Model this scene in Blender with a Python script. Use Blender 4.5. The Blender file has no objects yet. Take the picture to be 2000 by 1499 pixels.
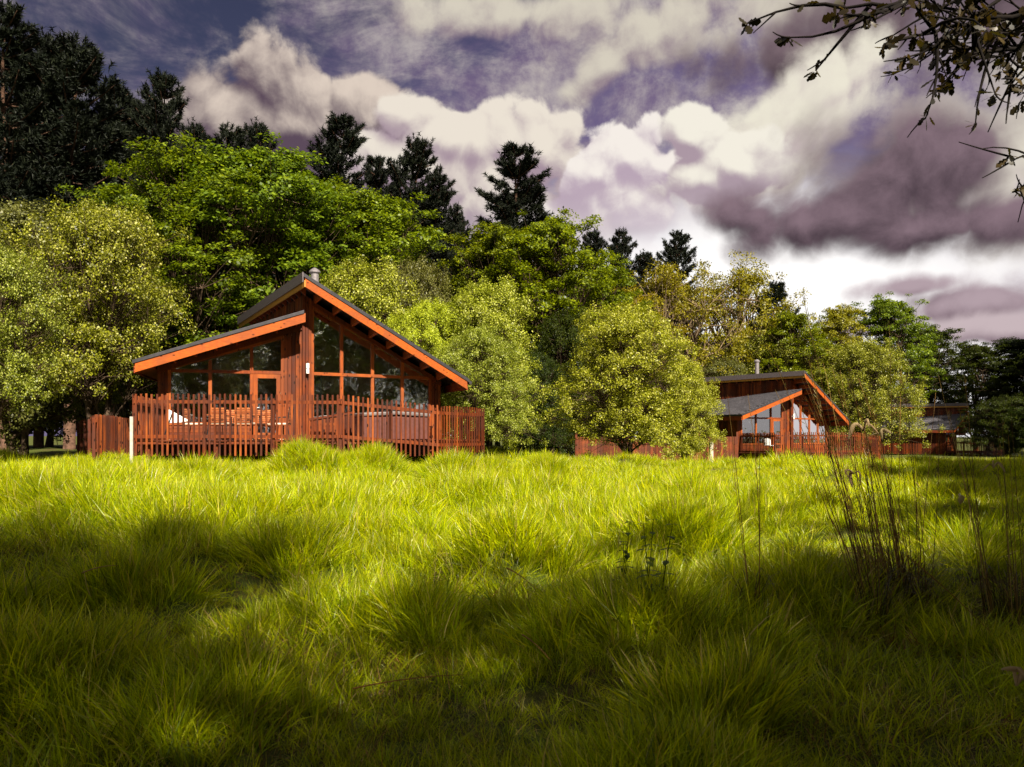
import bpy, math, random
import numpy as np
from mathutils import Vector, Matrix
R = math.radians
rnd = random.Random(7)
C = bpy.context.scene.collection
sc = bpy.context.scene

# ------------------------------------------------------------------ camera
F = 1500.0                     # focal length in photo pixels (photo 2000 wide)
HZ = 850.0                     # row of the horizon in the photo
CAMZ = 1.2
cam_d = bpy.data.cameras.new('camera')
cam = bpy.data.objects.new('camera', cam_d); C.objects.link(cam)
cam.location = (0, 0, CAMZ); cam.rotation_euler = (R(90), 0, 0)
cam_d.sensor_width = 36; cam_d.lens = 36*F/2000
cam_d.shift_y = (HZ-749.5)/2000
cam_d.clip_start = .05; cam_d.clip_end = 3000
cam_d.dof.use_dof = True; cam_d.dof.focus_distance = 19; cam_d.dof.aperture_fstop = 8.0
sc.camera = cam
sc.view_settings.view_transform = 'Standard'; sc.view_settings.look = 'None'
sc.view_settings.gamma = 1.0; sc.view_settings.exposure = 1.45
sc.cycles.max_bounces = 7; sc.cycles.diffuse_bounces = 3; sc.cycles.glossy_bounces = 3
sc.cycles.transmission_bounces = 4; sc.cycles.transparent_max_bounces = 8
sc.cycles.sample_clamp_indirect = 6

# ------------------------------------------------------------------ sun
SUN_EL = 42.0
TS = Vector((0.42, -0.91, 0)).normalized()
tosun = Vector((TS.x*math.cos(R(SUN_EL)), TS.y*math.cos(R(SUN_EL)), math.sin(R(SUN_EL))))
sd = bpy.data.lights.new('sun', 'SUN'); sd.energy = 5.0; sd.angle = R(1.2); sd.color = (1.0, .90, .74)
so = bpy.data.objects.new('sun', sd); C.objects.link(so)
so.rotation_euler = (-tosun).to_track_quat('-Z', 'Y').to_euler(); so.location = (10, -10, 20)

# ------------------------------------------------------------------ node expression helper
class E:
    """wraps a socket so that shader maths reads as arithmetic"""
    def __init__(s, nt, v): s.nt, s.v = nt, v
    def op(s, kind, *o, clamp=False):
        n = s.nt.nodes.new('ShaderNodeMath'); n.operation = kind; n.use_clamp = clamp
        for i, a in enumerate((s,)+o):
            a = a.v if isinstance(a, E) else a
            if isinstance(a, (int, float)): n.inputs[i].default_value = a
            else: s.nt.links.new(a, n.inputs[i])
        return E(s.nt, n.outputs[0])
    def __add__(s, o): return s.op('ADD', o)
    __radd__ = __add__
    def __sub__(s, o): return s.op('SUBTRACT', o)
    def __rsub__(s, o): return (s*-1)+o
    def __mul__(s, o): return s.op('MULTIPLY', o)
    __rmul__ = __mul__
    def __truediv__(s, o): return s.op('DIVIDE', o)
    def clamp(s): return s.op('ADD', 0.0, clamp=True)
    def step(s, a, b):
        n = s.nt.nodes.new('ShaderNodeMapRange'); n.interpolation_type = 'SMOOTHSTEP'
        s.nt.links.new(s.v, n.inputs[0]); n.inputs[1].default_value = a; n.inputs[2].default_value = b
        return E(s.nt, n.outputs[0])
def mixc(nt, f, a, b):
    n = nt.nodes.new('ShaderNodeMix'); n.data_type = 'RGBA'; n.clamp_factor = True
    for i, x in ((0, f), (6, a), (7, b)):
        x = x.v if isinstance(x, E) else x
        if isinstance(x, tuple): n.inputs[i].default_value = (*x, 1)
        elif isinstance(x, (int, float)): n.inputs[i].default_value = x
        else: nt.links.new(x, n.inputs[i])
    return n.outputs[2]
def srgb(r, g, b):
    f = lambda c: (c/255/12.92) if c/255 <= .04045 else ((c/255+.055)/1.055)**2.4
    return (f(r), f(g), f(b))

# ------------------------------------------------------------------ world: Nishita sky with clouds laid out by azimuth and elevation
w = bpy.data.worlds.new('World'); sc.world = w; w.use_nodes = True
w.cycles.sampling_method = 'MANUAL'; w.cycles.sample_map_resolution = 512
nt = w.node_tree; nt.nodes.clear()
out = nt.nodes.new('ShaderNodeOutputWorld'); bg = nt.nodes.new('ShaderNodeBackground')
nt.links.new(bg.outputs[0], out.inputs[0])
sky = nt.nodes.new('ShaderNodeTexSky'); sky.sky_type = 'NISHITA'; sky.sun_disc = False
sky.sun_elevation = R(SUN_EL); sky.sun_rotation = math.atan2(TS.x, TS.y)
SKYSTR = 0.1
bg.inputs[1].default_value = SKYSTR
tc = nt.nodes.new('ShaderNodeTexCoord'); sep = nt.nodes.new('ShaderNodeSeparateXYZ')
nt.links.new(tc.outputs['Generated'], sep.inputs[0])
dx, dy, dz = (E(nt, sep.outputs[i]) for i in range(3))
AZ = dx.op('ARCTAN2', dy); EL = dz.op('ARCSINE')
def AE(px, py):
    az = math.atan((px-1000)/F); return az, math.atan((HZ-py)/F*math.cos(az))
def vmul(vec, k, off=(0, 0, 0)):
    n = nt.nodes.new('ShaderNodeVectorMath'); n.operation = 'MULTIPLY_ADD'
    nt.links.new(vec, n.inputs[0]); n.inputs[1].default_value = k if isinstance(k, tuple) else (k,)*3; n.inputs[2].default_value = off
    return n.outputs[0]
def noise(vec, scale, detail=5, rough=.55, dist=0.0):
    n = nt.nodes.new('ShaderNodeTexNoise'); nt.links.new(vec, n.inputs['Vector'])
    n.inputs['Scale'].default_value = scale; n.inputs['Detail'].default_value = detail
    n.inputs['Roughness'].default_value = rough; n.inputs['Distortion'].default_value = dist
    return E(nt, n.outputs[0]), n.outputs[1]
cv = nt.nodes.new('ShaderNodeCombineXYZ')
nt.links.new(AZ.v, cv.inputs[0]); nt.links.new(EL.v, cv.inputs[1])
P0 = cv.outputs[0]
# billow height fields, sampled at the view direction and a step towards the light (up and right)
wn, wc = noise(P0, 6.0, 3, .5)
wv = nt.nodes.new('ShaderNodeVectorMath'); wv.operation = 'MULTIPLY_ADD'
nt.links.new(wc, wv.inputs[0]); wv.inputs[1].default_value = (.07, .07, 0)
nt.links.new(P0, wv.inputs[2])
P1 = wv.outputs[0]
DX, DY = .007, .017
def vor(vec, s_, sm=0):
    v = nt.nodes.new('ShaderNodeTexVoronoi'); v.feature = 'SMOOTH_F1' if sm else 'F1'; v.voronoi_dimensions = '2D'
    nt.links.new(vec, v.inputs['Vector']); v.inputs['Scale'].default_value = s_; 
    if sm: v.inputs['Smoothness'].default_value = sm
    return E(nt, v.outputs['Distance'])
def puff(vec):
    a = vor(vec, 9.0, .25); b = vor(vec, 21.0); c = vor(vec, 47.0); n, _ = noise(vec, 30.0, 5, .62)
    return (1-a*a*1.6)*.50 + (1-b*b*1.6)*.26 + (1-c*c*1.6)*.10 + (n-.5)*.42
H0 = puff(P1)
H1 = puff(vmul(P1, 1.0, (DX, DY, 0)))
big, _ = noise(P0, 3.2, 3, .6)
streak, _ = noise(vmul(P0, (1.0, 2.2, 1)), 5.0, 7, .66, .5)
fine, _ = noise(P1, 19.0, 8, .68)
K = 1/SKYSTR
cream = srgb(226, 220, 206); white = srgb(255, 252, 250); purp = srgb(128, 106, 122)
dark = srgb(92, 75, 84); blue = srgb(102, 86, 132); deep = srgb(42, 36, 62); mauve = srgb(170, 150, 166)
def sc_(c, k): return tuple(x*k for x in c)
EXPK = 2**-sc.view_settings.exposure
blues = mixc(nt, (EL-AZ*.35).step(.22, .62), sc_(blue, K*EXPK), sc_(deep, K*EXPK))
base = mixc(nt, .94, sky.outputs[0], blues)
def mass(ells, amp):
    """ells: (px, py, rx, ry[, rot]) -> soft height of the cloud here and a step towards the light"""
    res = []
    for ox, oy, H in ((0, 0, H0), (DX, DY, H1)):
        m = None
        for e_ in ells:
            px, py, rx, ry = e_[:4]; a, e = AE(px, py); u = AZ-(a-ox); v = EL-(e-oy)
            if len(e_) > 4:
                c, s_ = math.cos(e_[4]), math.sin(e_[4]); u, v = u*c+v*s_, v*c-u*s_
            u = u/(rx/F); v = v/(ry/F); q = 1-(u*u+v*v).op('SQRT')
            m = q if m is None else m.op('SMOOTH_MAX', q, .18)
        res.append(m+(H-.62)*amp)
    return res
def cloud(base, ells, lit, shade, amp=1.0, edge=.12, kr=2.6, off=.45, lo=None, hi=None, alpha=1.0, core=.0, lo_w=.25, n=.5):
    f0, f1 = mass(ells, amp)
    m = (f0+(fine-.5)*.25).step(-edge*.4, edge*1.3)*alpha
    light = off+(f0-f1)*kr*.55-f0.step(0, .9)*core+(fine-.5)*n*1.35+(streak-.5)*.10
    if lo is not None:                       # lower rows lose the sun and dissolve: py of the fade
        _, e = AE(1000, lo); light = light+(EL-e).step(-lo_w*.6, lo_w*.6)*.5-.25
    if hi is not None:
        _, e = AE(1000, hi); m = m*(EL-e+(fine-.5)*.10).step(-.06, .07)
    col = mixc(nt, light.step(-.25, 1.15), sc_(shade, K*EXPK), sc_(lit, K*EXPK))
    return mixc(nt, m, base, col)
# veils of thin cloud, thicker to the right
veil = (streak*1.5+big*1.0-.98+AZ*.38+EL*.25).step(.0, .5)
veilc = mixc(nt, (fine*1.2+streak*1.0-.62).step(.25, .8), sc_(srgb(120, 102, 132), K*EXPK), sc_(srgb(196, 186, 182), K*EXPK))
base = mixc(nt, veil*.85, base, veilc)
a0, e0 = AE(1380, 670)
g_ = (((AZ-a0)/.60)*((AZ-a0)/.60) + ((EL-e0)/.235)*((EL-e0)/.235))
glow = (1-g_.op('SQRT') + (big-.5)*.5).step(-.1, .75)
GLOWC = sc_(white, K*EXPK*1.12); GLOWF = glow
base = mixc(nt, glow, base, GLOWC)
# lit bank from the top centre down to the right
base = cloud(base, [(1290, 60, 230, 60, .25), (1180, 130, 120, 40, .5), (1500, 20, 200, 70), (1000, 30, 260, 50)], srgb(214, 206, 190), srgb(138, 118, 134), 1.3, .4, 1.6, .62, n=1.0)
base = cloud(base, [(1800, 60, 380, 110), (1560, 110, 200, 70)], srgb(126, 107, 114), srgb(84, 70, 78), 1.2, .45, 1.6, .35, n=.9)
base = cloud(base, [(1560, 230, 250, 90, .35), (1380, 330, 260, 90), (1650, 160, 160, 60, .3), (1900, 330, 220, 160)], srgb(236, 230, 212), srgb(190, 172, 176), 1.1, .35, 1.8, .66, n=.9)
# wide soft mauve bases
base = cloud(base, [(520, 450, 480, 170), (900, 430, 300, 110), (1230, 430, 150, 40)], srgb(206, 190, 200), srgb(128, 108, 126), .6, .6, 1.0, .50, n=.7)
# great cumulus, left
base = cloud(base, [(570, 250, 200, 140), (730, 240, 170, 115), (440, 270, 130, 120), (840, 290, 90, 90), (620, 370, 340, 140)], srgb(222, 206, 192), srgb(92, 75, 90), .75, .12, 4.2, .13, lo=250, lo_w=.20, core=.22, hi=430)
base = cloud(base, [(900, 270, 175, 75), (800, 215, 80, 60), (1060, 300, 95, 85), (820, 330, 180, 75), (960, 400, 260, 150)], srgb(236, 226, 212), srgb(166, 145, 158), 1.0, .12, 3.4, .40, lo=335, lo_w=.24, hi=480)
# middle cumulus pair
base = cloud(base, [(1230, 300, 100, 75), (1170, 340, 80, 60), (1310, 330, 90, 60), (1180, 410, 170, 110)], srgb(246, 238, 230), srgb(186, 166, 182), 1.1, .10, 3.6, .34, lo=335, lo_w=.2, core=.1, hi=460)
base = cloud(base, [(1350, 265, 75, 55), (1440, 320, 110, 60), (1380, 350, 110, 50)], srgb(244, 238, 224), srgb(172, 152, 164), 1.0, .12, 3.4, .42, lo=300, lo_w=.2)
# the glow also veils the lower parts of the middle clouds
base = mixc(nt, GLOWF*EL.step(.33, .20)*.75, base, GLOWC)
# dark mass, right
base = cloud(base, [(1770, 340, 210, 150), (1880, 300, 110, 110), (1600, 430, 240, 75), (1850, 440, 260, 65), (1450, 420, 110, 50)], srgb(138, 116, 126), srgb(74, 61, 69), 1.0, .50, 1.9, .40, n=.9)
base = cloud(base, [(1900, 590, 180, 45), (1780, 560, 110, 28)], srgb(180, 160, 168), srgb(120, 100, 110), 1.0, .4, 1.6, .40, n=.7)
base = cloud(base, [(1980, 640, 160, 30), (1700, 640, 90, 18)], srgb(200, 182, 186), srgb(140, 120, 130), 1.0, .4, 1.6, .40, n=.7)
# unseen sky, set for ambient light: grey overhead, pale low behind the camera
front = dy.step(.05, .5)*(1-EL.step(.60, .80))
over = mixc(nt, (big*1.4+fine*.5-.5).step(.1, .9), sc_(srgb(112, 110, 120), K*EXPK), sc_(srgb(172, 166, 168), K*EXPK))
over = mixc(nt, EL.step(.55, .12)*.8, over, sc_(srgb(232, 226, 220), K*EXPK))
base = mixc(nt, front, over, base)
nt.links.new(base, bg.inputs[0])

# ------------------------------------------------------------------ materials
def new_mat(name):
    m = bpy.data.materials.new(name); m.use_nodes = True; n = m.node_tree; n.nodes.clear()
    o = n.nodes.new('ShaderNodeOutputMaterial'); return m, n, o
def ramp(n, fac, stops):
    r = n.nodes.new('ShaderNodeValToRGB'); e = r.color_ramp.elements
    while len(e) < len(stops): e.new(.5)
    for k, (p, c) in enumerate(stops): e[k].position = p; e[k].color = (*c, 1)
    n.links.new(fac, r.inputs[0]); return r.outputs[0]
def leaf_mat(name, stops, trans=.4, tcol=(1.2, 1.15, .5), rough=.45, spec=.35, objvar=.25):
    m, n, o = new_mat(name)
    g = n.nodes.new('ShaderNodeNewGeometry'); oi = n.nodes.new('ShaderNodeObjectInfo')
    col = ramp(n, g.outputs['Random Per Island'], stops)
    hsv = n.nodes.new('ShaderNodeHueSaturation'); n.links.new(col, hsv.inputs['Color'])
    v = E(n, oi.outputs['Random'])*objvar+(1-objvar/2); n.links.new(v.v, hsv.inputs['Value'])
    r2 = (E(n, oi.outputs['Random'])*7.31).op('FRACT'); n.links.new((r2*.03+.488).v, hsv.inputs['Hue']); n.links.new((r2*-.06+1.05).v, hsv.inputs['Saturation'])
    p = n.nodes.new('ShaderNodeBsdfPrincipled'); n.links.new(hsv.outputs[0], p.inputs['Base Color'])
    p.inputs['Roughness'].default_value = rough; p.inputs['Specular IOR Level'].default_value = spec
    t = n.nodes.new('ShaderNodeBsdfTranslucent')
    mu = n.nodes.new('ShaderNodeMix'); mu.data_type = 'RGBA'; mu.blend_type = 'MULTIPLY'; mu.inputs[0].default_value = 1
    n.links.new(hsv.outputs[0], mu.inputs[6]); mu.inputs[7].default_value = (*tcol, 1)
    n.links.new(mu.outputs[2], t.inputs[0])
    mx = n.nodes.new('ShaderNodeMixShader'); mx.inputs[0].default_value = trans
    n.links.new(p.outputs[0], mx.inputs[1]); n.links.new(t.outputs[0], mx.inputs[2]); n.links.new(mx.outputs[0], o.inputs[0])
    return m
def simple(name, col, rough=.6, spec=.3, metal=0, nscale=0, namp=.3, bump=0):
    m, n, o = new_mat(name); p = n.nodes.new('ShaderNodeBsdfPrincipled')
    p.inputs['Roughness'].default_value = rough; p.inputs['Specular IOR Level'].default_value = spec; p.inputs['Metallic'].default_value = metal
    tcn = n.nodes.new('ShaderNodeTexCoord'); nn = n.nodes.new('ShaderNodeTexNoise')
    n.links.new(tcn.outputs['Object'], nn.inputs['Vector']); nn.inputs['Scale'].default_value = nscale or 8; nn.inputs['Detail'].default_value = 5
    c = mixc(n, E(n, nn.outputs[0]).step(.3, .7), tuple(x*(1-namp) for x in col), tuple(min(1, x*(1+namp)) for x in col))
    n.links.new(c, p.inputs['Base Color'])
    if bump:
        b = n.nodes.new('ShaderNodeBump'); b.inputs['Strength'].default_value = bump; b.inputs['Distance'].default_value = .02
        n.links.new(nn.outputs[0], b.inputs['Height']); n.links.new(b.outputs[0], p.inputs['Normal'])
    n.links.new(p.outputs[0], o.inputs[0]); return m
def wood(name, a, b, c, axis='Z', rough=.55):
    """stained timber: per board tone, grain along the board, knots"""
    m, n, o = new_mat(name); p = n.nodes.new('ShaderNodeBsdfPrincipled')
    tcn = n.nodes.new('ShaderNodeTexCoord'); g = n.nodes.new('ShaderNodeNewGeometry')
    mp = n.nodes.new('ShaderNodeMapping'); n.links.new(tcn.outputs['Object'], mp.inputs[0])
    mp.inputs['Scale'].default_value = {'Z': (26, 26, 1.6), 'X': (2.0, 26, 26)}[axis]
    add = n.nodes.new('ShaderNodeVectorMath'); add.operation = 'ADD'
    n.links.new(mp.outputs[0], add.inputs[0])
    cx = n.nodes.new('ShaderNodeCombineXYZ'); n.links.new((E(n, g.outputs['Random Per Island'])*50).v, cx.inputs[2]); n.links.new(cx.outputs[0], add.inputs[1])
    nn = n.nodes.new('ShaderNodeTexNoise'); n.links.new(add.outputs[0], nn.inputs['Vector']); nn.inputs['Scale'].default_value = 1; nn.inputs['Detail'].default_value = 6
    nn.inputs['Roughness'].default_value = .65
    t = (E(n, nn.outputs[0])*.9 + E(n, g.outputs['Random Per Island'])*.62 - .30)
    col = ramp(n, t.v, [(.18, a), (.5, b), (.85, c)])
    pn = n.nodes.new('ShaderNodeTexNoise'); n.links.new(tcn.outputs['Object'], pn.inputs['Vector']); pn.inputs['Scale'].default_value = 1.7; pn.inputs['Detail'].default_value = 6
    wf = E(n, pn.outputs[0]).step(.40, .62); col = mixc(n, wf*.55, col, tuple(x*.38+.012 for x in b))
    vo = n.nodes.new('ShaderNodeTexVoronoi'); mp2 = n.nodes.new('ShaderNodeMapping'); n.links.new(tcn.outputs['Object'], mp2.inputs[0])
    mp2.inputs['Scale'].default_value = {'Z': (7, 7, 3.2), 'X': (3.2, 7, 7)}[axis]; n.links.new(mp2.outputs[0], vo.inputs['Vector']); vo.inputs['Scale'].default_value = 1
    k = E(n, vo.outputs['Distance']).step(.10, .2)
    col = mixc(n, k, tuple(x*.3 for x in a), col)
    n.links.new(col, p.inputs['Base Color']); p.inputs['Roughness'].default_value = rough; p.inputs['Specular IOR Level'].default_value = .18
    bp = n.nodes.new('ShaderNodeBump'); bp.inputs['Strength'].default_value = .25; bp.inputs['Distance'].default_value = .01
    n.links.new(nn.outputs[0], bp.inputs['Height']); n.links.new(bp.outputs[0], p.inputs['Normal'])
    n.links.new(p.outputs[0], o.inputs[0]); return m

M = {}
M['cladding'] = wood('stained_cladding', (.04, .008, .003), (.11, .020, .004), (.22, .050, .009))
M['picket'] = wood('stained_picket', (.045, .010, .004), (.13, .026, .006), (.28, .070, .014))
M['fascia'] = wood('orange_fascia', (.26, .05, .006), (.42, .092, .009), (.50, .135, .014), 'X')
M['frame'] = wood('window_timber', (.14, .026, .005), (.25, .055, .009), (.33, .085, .014))
M['under'] = wood('soffit_timber', (.12, .02, .006), (.22, .04, .010), (.32, .07, .015), 'X')
M['goldtrim'] = simple('ochre_trim', (.42, .20, .035), .5, .3, 0, 12, .15)
M['deck'] = wood('deck_timber', (.06, .014, .006), (.12, .028, .010), (.20, .05, .016), 'X')
M['flash'] = simple('dark_flashing', (.035, .032, .038), .42, .5, .2, 6, .25)
M['ridge'] = simple('grey_edge_metal', (.10, .082, .088), .5, .4, 0, 30, .35)
M['metal'] = simple('black_steel', (.02, .02, .022), .4, .5, .4)
M['steel'] = simple('flue_steel', (.30, .27, .28), .35, .5, .6, 14, .2)
M['white'] = simple('white_paint', (.75, .73, .70), .45, .3, 0, 20, .08)
M['plaster'] = simple('pale_plaster', (.72, .62, .52), .8, .1, 0, 5, .05)
M['interior'] = simple('interior_timber', (.74, .60, .40), .7, .2, 0, 5, .2)
M['curtain'] = simple('curtain_cloth', (.55, .58, .52), .9, .1, 0, 30, .15)
M['tub'] = simple('brown_cabinet', (.10, .035, .028), .5, .3, 0, 10, .12)
M['lid'] = simple('grey_vinyl', (.13, .11, .11), .4, .4, 0, 9, .15)
M['seatwood'] = wood('hardwood_slats', (.20, .05, .016), (.32, .09, .03), (.42, .14, .05), 'X')
M['cushion'] = simple('cream_cushion', (.62, .54, .42), .9, .1, 0, 30, .08)
M['concrete'] = simple('pale_concrete', (.40, .36, .31), .8, .15, 0, 14, .15, .3)
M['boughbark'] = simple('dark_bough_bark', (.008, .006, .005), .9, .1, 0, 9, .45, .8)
M['bark'] = simple('grey_brown_bark', (.06, .04, .026), .9, .1, 0, 9, .45, .8)
M['pinebark'] = simple('pine_bark', (.075, .042, .028), .9, .1, 0, 7, .45, .8)
M['limebark'] = simple('pale_limb_bark', (.16, .115, .07), .9, .1, 0, 9, .4, .6)
def slate_mat():
    m, n, o = new_mat('slate_tiles'); p = n.nodes.new('ShaderNodeBsdfPrincipled')
    tcn = n.nodes.new('ShaderNodeTexCoord'); b = n.nodes.new('ShaderNodeTexBrick'); n.links.new(tcn.outputs['Object'], b.inputs['Vector'])
    b.inputs['Scale'].default_value = 4; b.inputs['Color1'].default_value = (.10, .095, .11, 1); b.inputs['Color2'].default_value = (.17, .16, .18, 1)
    b.inputs['Mortar'].default_value = (.03, .03, .035, 1); b.inputs['Mortar Size'].default_value = .02
    n.links.new(b.outputs[0], p.inputs['Base Color']); p.inputs['Roughness'].default_value = .38
    n.links.new(p.outputs[0], o.inputs[0]); return m
M['slate'] = slate_mat()
def glass_mat():
    m, n, o = new_mat('window_glass')
    gl = n.nodes.new('ShaderNodeBsdfGlossy'); gl.inputs['Roughness'].default_value = .02; gl.inputs[0].default_value = (.95, .95, 1, 1)
    nn = n.nodes.new('ShaderNodeTexNoise'); nn.inputs['Scale'].default_value = 1.6; tcn = n.nodes.new('ShaderNodeTexCoord'); n.links.new(tcn.outputs['Object'], nn.inputs['Vector'])
    bp = n.nodes.new('ShaderNodeBump'); bp.inputs['Strength'].default_value = .12; bp.inputs['Distance'].default_value = .05
    n.links.new(nn.outputs[0], bp.inputs['Height']); n.links.new(bp.outputs[0], gl.inputs['Normal'])
    tr = n.nodes.new('ShaderNodeBsdfTransparent'); tr.inputs[0].default_value = (.92, .93, .88, 1)
    fr = n.nodes.new('ShaderNodeFresnel'); fr.inputs[0].default_value = 1.5
    f = (E(n, fr.outputs[0])*1.6+.32).clamp()
    mx = n.nodes.new('ShaderNodeMixShader'); n.links.new(f.v, mx.inputs[0]); n.links.new(tr.outputs[0], mx.inputs[1]); n.links.new(gl.outputs[0], mx.inputs[2])
    n.links.new(mx.outputs[0], o.inputs[0]); return m
M['glass'] = glass_mat()
M['maple'] = leaf_mat('broad_green_leaf', [(0, (.04, .06, .004)), (.5, (.11, .15, .006)), (.9, (.20, .25, .008)), (1, (.30, .34, .02))], .45)
M['maple_dark'] = leaf_mat('shade_dark_leaf', [(0, (.014, .022, .004)), (.5, (.025, .038, .004)), (1, (.05, .065, .006))], .3, spec=.15)  # darkened maple leaf: shade of the wood put into the colour
M['oak'] = leaf_mat('yellow_spring_leaf', [(0, (.12, .11, .006)), (.5, (.22, .195, .008)), (1, (.32, .27, .015))], .42, (1.2, 1.1, .4))
M['beam'] = leaf_mat('pale_spring_leaf', [(0, (.05, .055, .005)), (.4, (.16, .175, .010)), (.80, (.30, .32, .022)), (1, (.50, .48, .14))], .34, (1.1, 1.15, .5))
M['beam_bright'] = leaf_mat('bright_pale_leaf', [(0, (.09, .10, .008)), (.4, (.22, .24, .014)), (.80, (.36, .38, .03)), (1, (.56, .54, .16))], .4, (1.1, 1.15, .5))
M['beam_yellow'] = leaf_mat('yellow_green_leaf', [(0, (.22, .24, .01)), (.5, (.36, .38, .012)), (1, (.50, .50, .03))], .4, (1.1, 1.1, .4))
M['beam_dull'] = leaf_mat('dull_olive_leaf', [(0, (.05, .052, .01)), (.5, (.10, .105, .018)), (1, (.20, .20, .05))], .34)
M['needle'] = leaf_mat('pine_needles', [(0, (.003, .005, .003)), (.6, (.007, .010, .005)), (1, (.015, .019, .008))], .05, rough=.6, spec=.15)
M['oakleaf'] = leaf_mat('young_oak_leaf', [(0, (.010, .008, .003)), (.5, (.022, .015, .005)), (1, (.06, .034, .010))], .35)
M['grass'] = leaf_mat('meadow_blades', [(0, (.08, .12, .001)), (.3, (.27, .33, .001)), (.65, (.46, .52, .002)), (.93, (.66, .66, .003)), (.945, (.50, .40, .15)), (1, (.60, .48, .22))], .50, (1.25, 1.2, .2), .36, .42, .45)
M['straw'] = leaf_mat('dry_straw', [(0, (.09, .045, .012)), (.6, (.24, .12, .03)), (1, (.50, .30, .10))], .3, (1, .9, .7), .5, .3)
M['sedge'] = leaf_mat('sedge_leaf', [(0, (.03, .03, .006)), (.6, (.07, .06, .01)), (.8, (.12, .09, .02)), (1, (.30, .18, .06))], .3)
M['deadleaf'] = leaf_mat('dead_leaf', [(0, (.30, .20, .09)), (1, (.58, .46, .26))], .35, (1, .85, .6), .6, .2)
M['nettle'] = leaf_mat('weed_leaf', [(0, (.035, .06, .004)), (1, (.08, .12, .006))], .35, spec=.1)

# ------------------------------------------------------------------ scene object helpers
def tag(o, label=None, cat=None, group=None, kind=None):
    if label: o['label'] = label
    if cat: o['category'] = cat
    if group: o['group'] = group
    if kind: o['kind'] = kind
    return o
def empty(name, loc=(0, 0, 0), rz=0, label=None, cat=None, group=None):
    o = bpy.data.objects.new(name, None); C.objects.link(o); o.location = loc; o.rotation_euler = (0, 0, rz); o.empty_display_size = .2
    return tag(o, label, cat, group)
def link(name, me, parent=None):
    o = bpy.data.objects.new(name, me); C.objects.link(o)
    if parent: o.parent = parent
    return o
def copy_tree(o, parent=None):
    c = o.copy(); C.objects.link(c); c.parent = parent
    for ch in o.children: copy_tree(ch, c)
    return c
def np_mesh(name, V, Fq, mat, smooth=False):
    """V (n,3), Fq (m,3|4) -> mesh"""
    me = bpy.data.meshes.new(name); V = np.asarray(V, np.float32); Fq = np.asarray(Fq, np.int32)
    k = Fq.shape[1]
    me.vertices.add(len(V)); me.vertices.foreach_set('co', V.ravel())
    me.loops.add(Fq.size); me.loops.foreach_set('vertex_index', Fq.ravel())
    me.polygons.add(len(Fq)); me.polygons.foreach_set('loop_start', np.arange(0, Fq.size, k, dtype=np.int32))
    me.polygons.foreach_set('loop_total', np.full(len(Fq), k, np.int32))
    me.update(calc_edges=True); me.materials.append(mat)
    if smooth: me.polygons.foreach_set('use_smooth', np.ones(len(Fq), bool))
    return me
class MB:
    def __init__(s): s.v = []; s.f = []
    def box(s, c, size, rz=0, rx=0, ry=0):
        m = Matrix.Translation(c) @ Matrix.Rotation(rz, 4, 'Z') @ Matrix.Rotation(ry, 4, 'Y') @ Matrix.Rotation(rx, 4, 'X')
        x, y, z = (k/2 for k in size); b = len(s.v)
        for q in ((-x, -y, -z), (x, -y, -z), (x, y, -z), (-x, y, -z), (-x, -y, z), (x, -y, z), (x, y, z), (-x, y, z)): s.v.append(tuple(m @ Vector(q)))
        for q in ((0, 3, 2, 1), (4, 5, 6, 7), (0, 1, 5, 4), (1, 2, 6, 5), (2, 3, 7, 6), (3, 0, 4, 7)): s.f.append(tuple(b+i for i in q))
        return s
    def hexa(s, bot, top):
        """bot, top: 4 points each"""
        b = len(s.v); s.v += [tuple(p) for p in bot]+[tuple(p) for p in top]
        for q in ((0, 3, 2, 1), (4, 5, 6, 7), (0, 1, 5, 4), (1, 2, 6, 5), (2, 3, 7, 6), (3, 0, 4, 7)): s.f.append(tuple(b+i for i in q))
        return s
    def prism(s, poly, off):
        """poly: list of 3D points, extruded by off"""
        b = len(s.v); n = len(poly); off = Vector(off)
        s.v += [tuple(p) for p in poly]+[tuple(Vector(p)+off) for p in poly]
        s.f.append(tuple(b+i for i in range(n))[::-1]); s.f.append(tuple(b+n+i for i in range(n)))
        for i in range(n): j = (i+1) % n; s.f.append((b+i, b+j, b+n+j, b+n+i))
        return s
    def tube(s, pts, rad, n=6, cap=True):
        pts = [Vector(p) for p in pts]; b = len(s.v)
        if not hasattr(rad, '__len__'): rad = [rad]*len(pts)
        for i, p in enumerate(pts):
            d = (pts[min(i+1, len(pts)-1)]-pts[max(i-1, 0)])
            d = d.normalized() if d.length > 1e-9 else Vector((0, 0, 1))
            u = d.cross(Vector((0, 0, 1)) if abs(d.z) < .9 else Vector((1, 0, 0))).normalized(); v = d.cross(u)
            for k in range(n):
                a = 2*math.pi*k/n; s.v.append(tuple(p+(u*math.cos(a)+v*math.sin(a))*rad[i]))
        for i in range(len(pts)-1):
            for k in range(n):
                s.f.append((b+i*n+k, b+i*n+(k+1) % n, b+(i+1)*n+(k+1) % n, b+(i+1)*n+k))
        if cap: s.f.append(tuple(b+k for k in range(n))); s.f.append(tuple(b+(len(pts)-1)*n+k for k in range(n))[::-1])
        return s
    def build(s, name, mat, parent=None, smooth=False, bevel=0):
        me = bpy.data.meshes.new(name); me.from_pydata(s.v, [], s.f); me.materials.append(mat); me.update()
        if smooth: me.polygons.foreach_set('use_smooth', [True]*len(me.polygons))
        o = link(name, me, parent)
        if bevel:
            md = o.modifiers.new('bevel', 'BEVEL'); md.width = bevel; md.segments = 2; md.limit_method = 'ANGLE'
        return o

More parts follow.
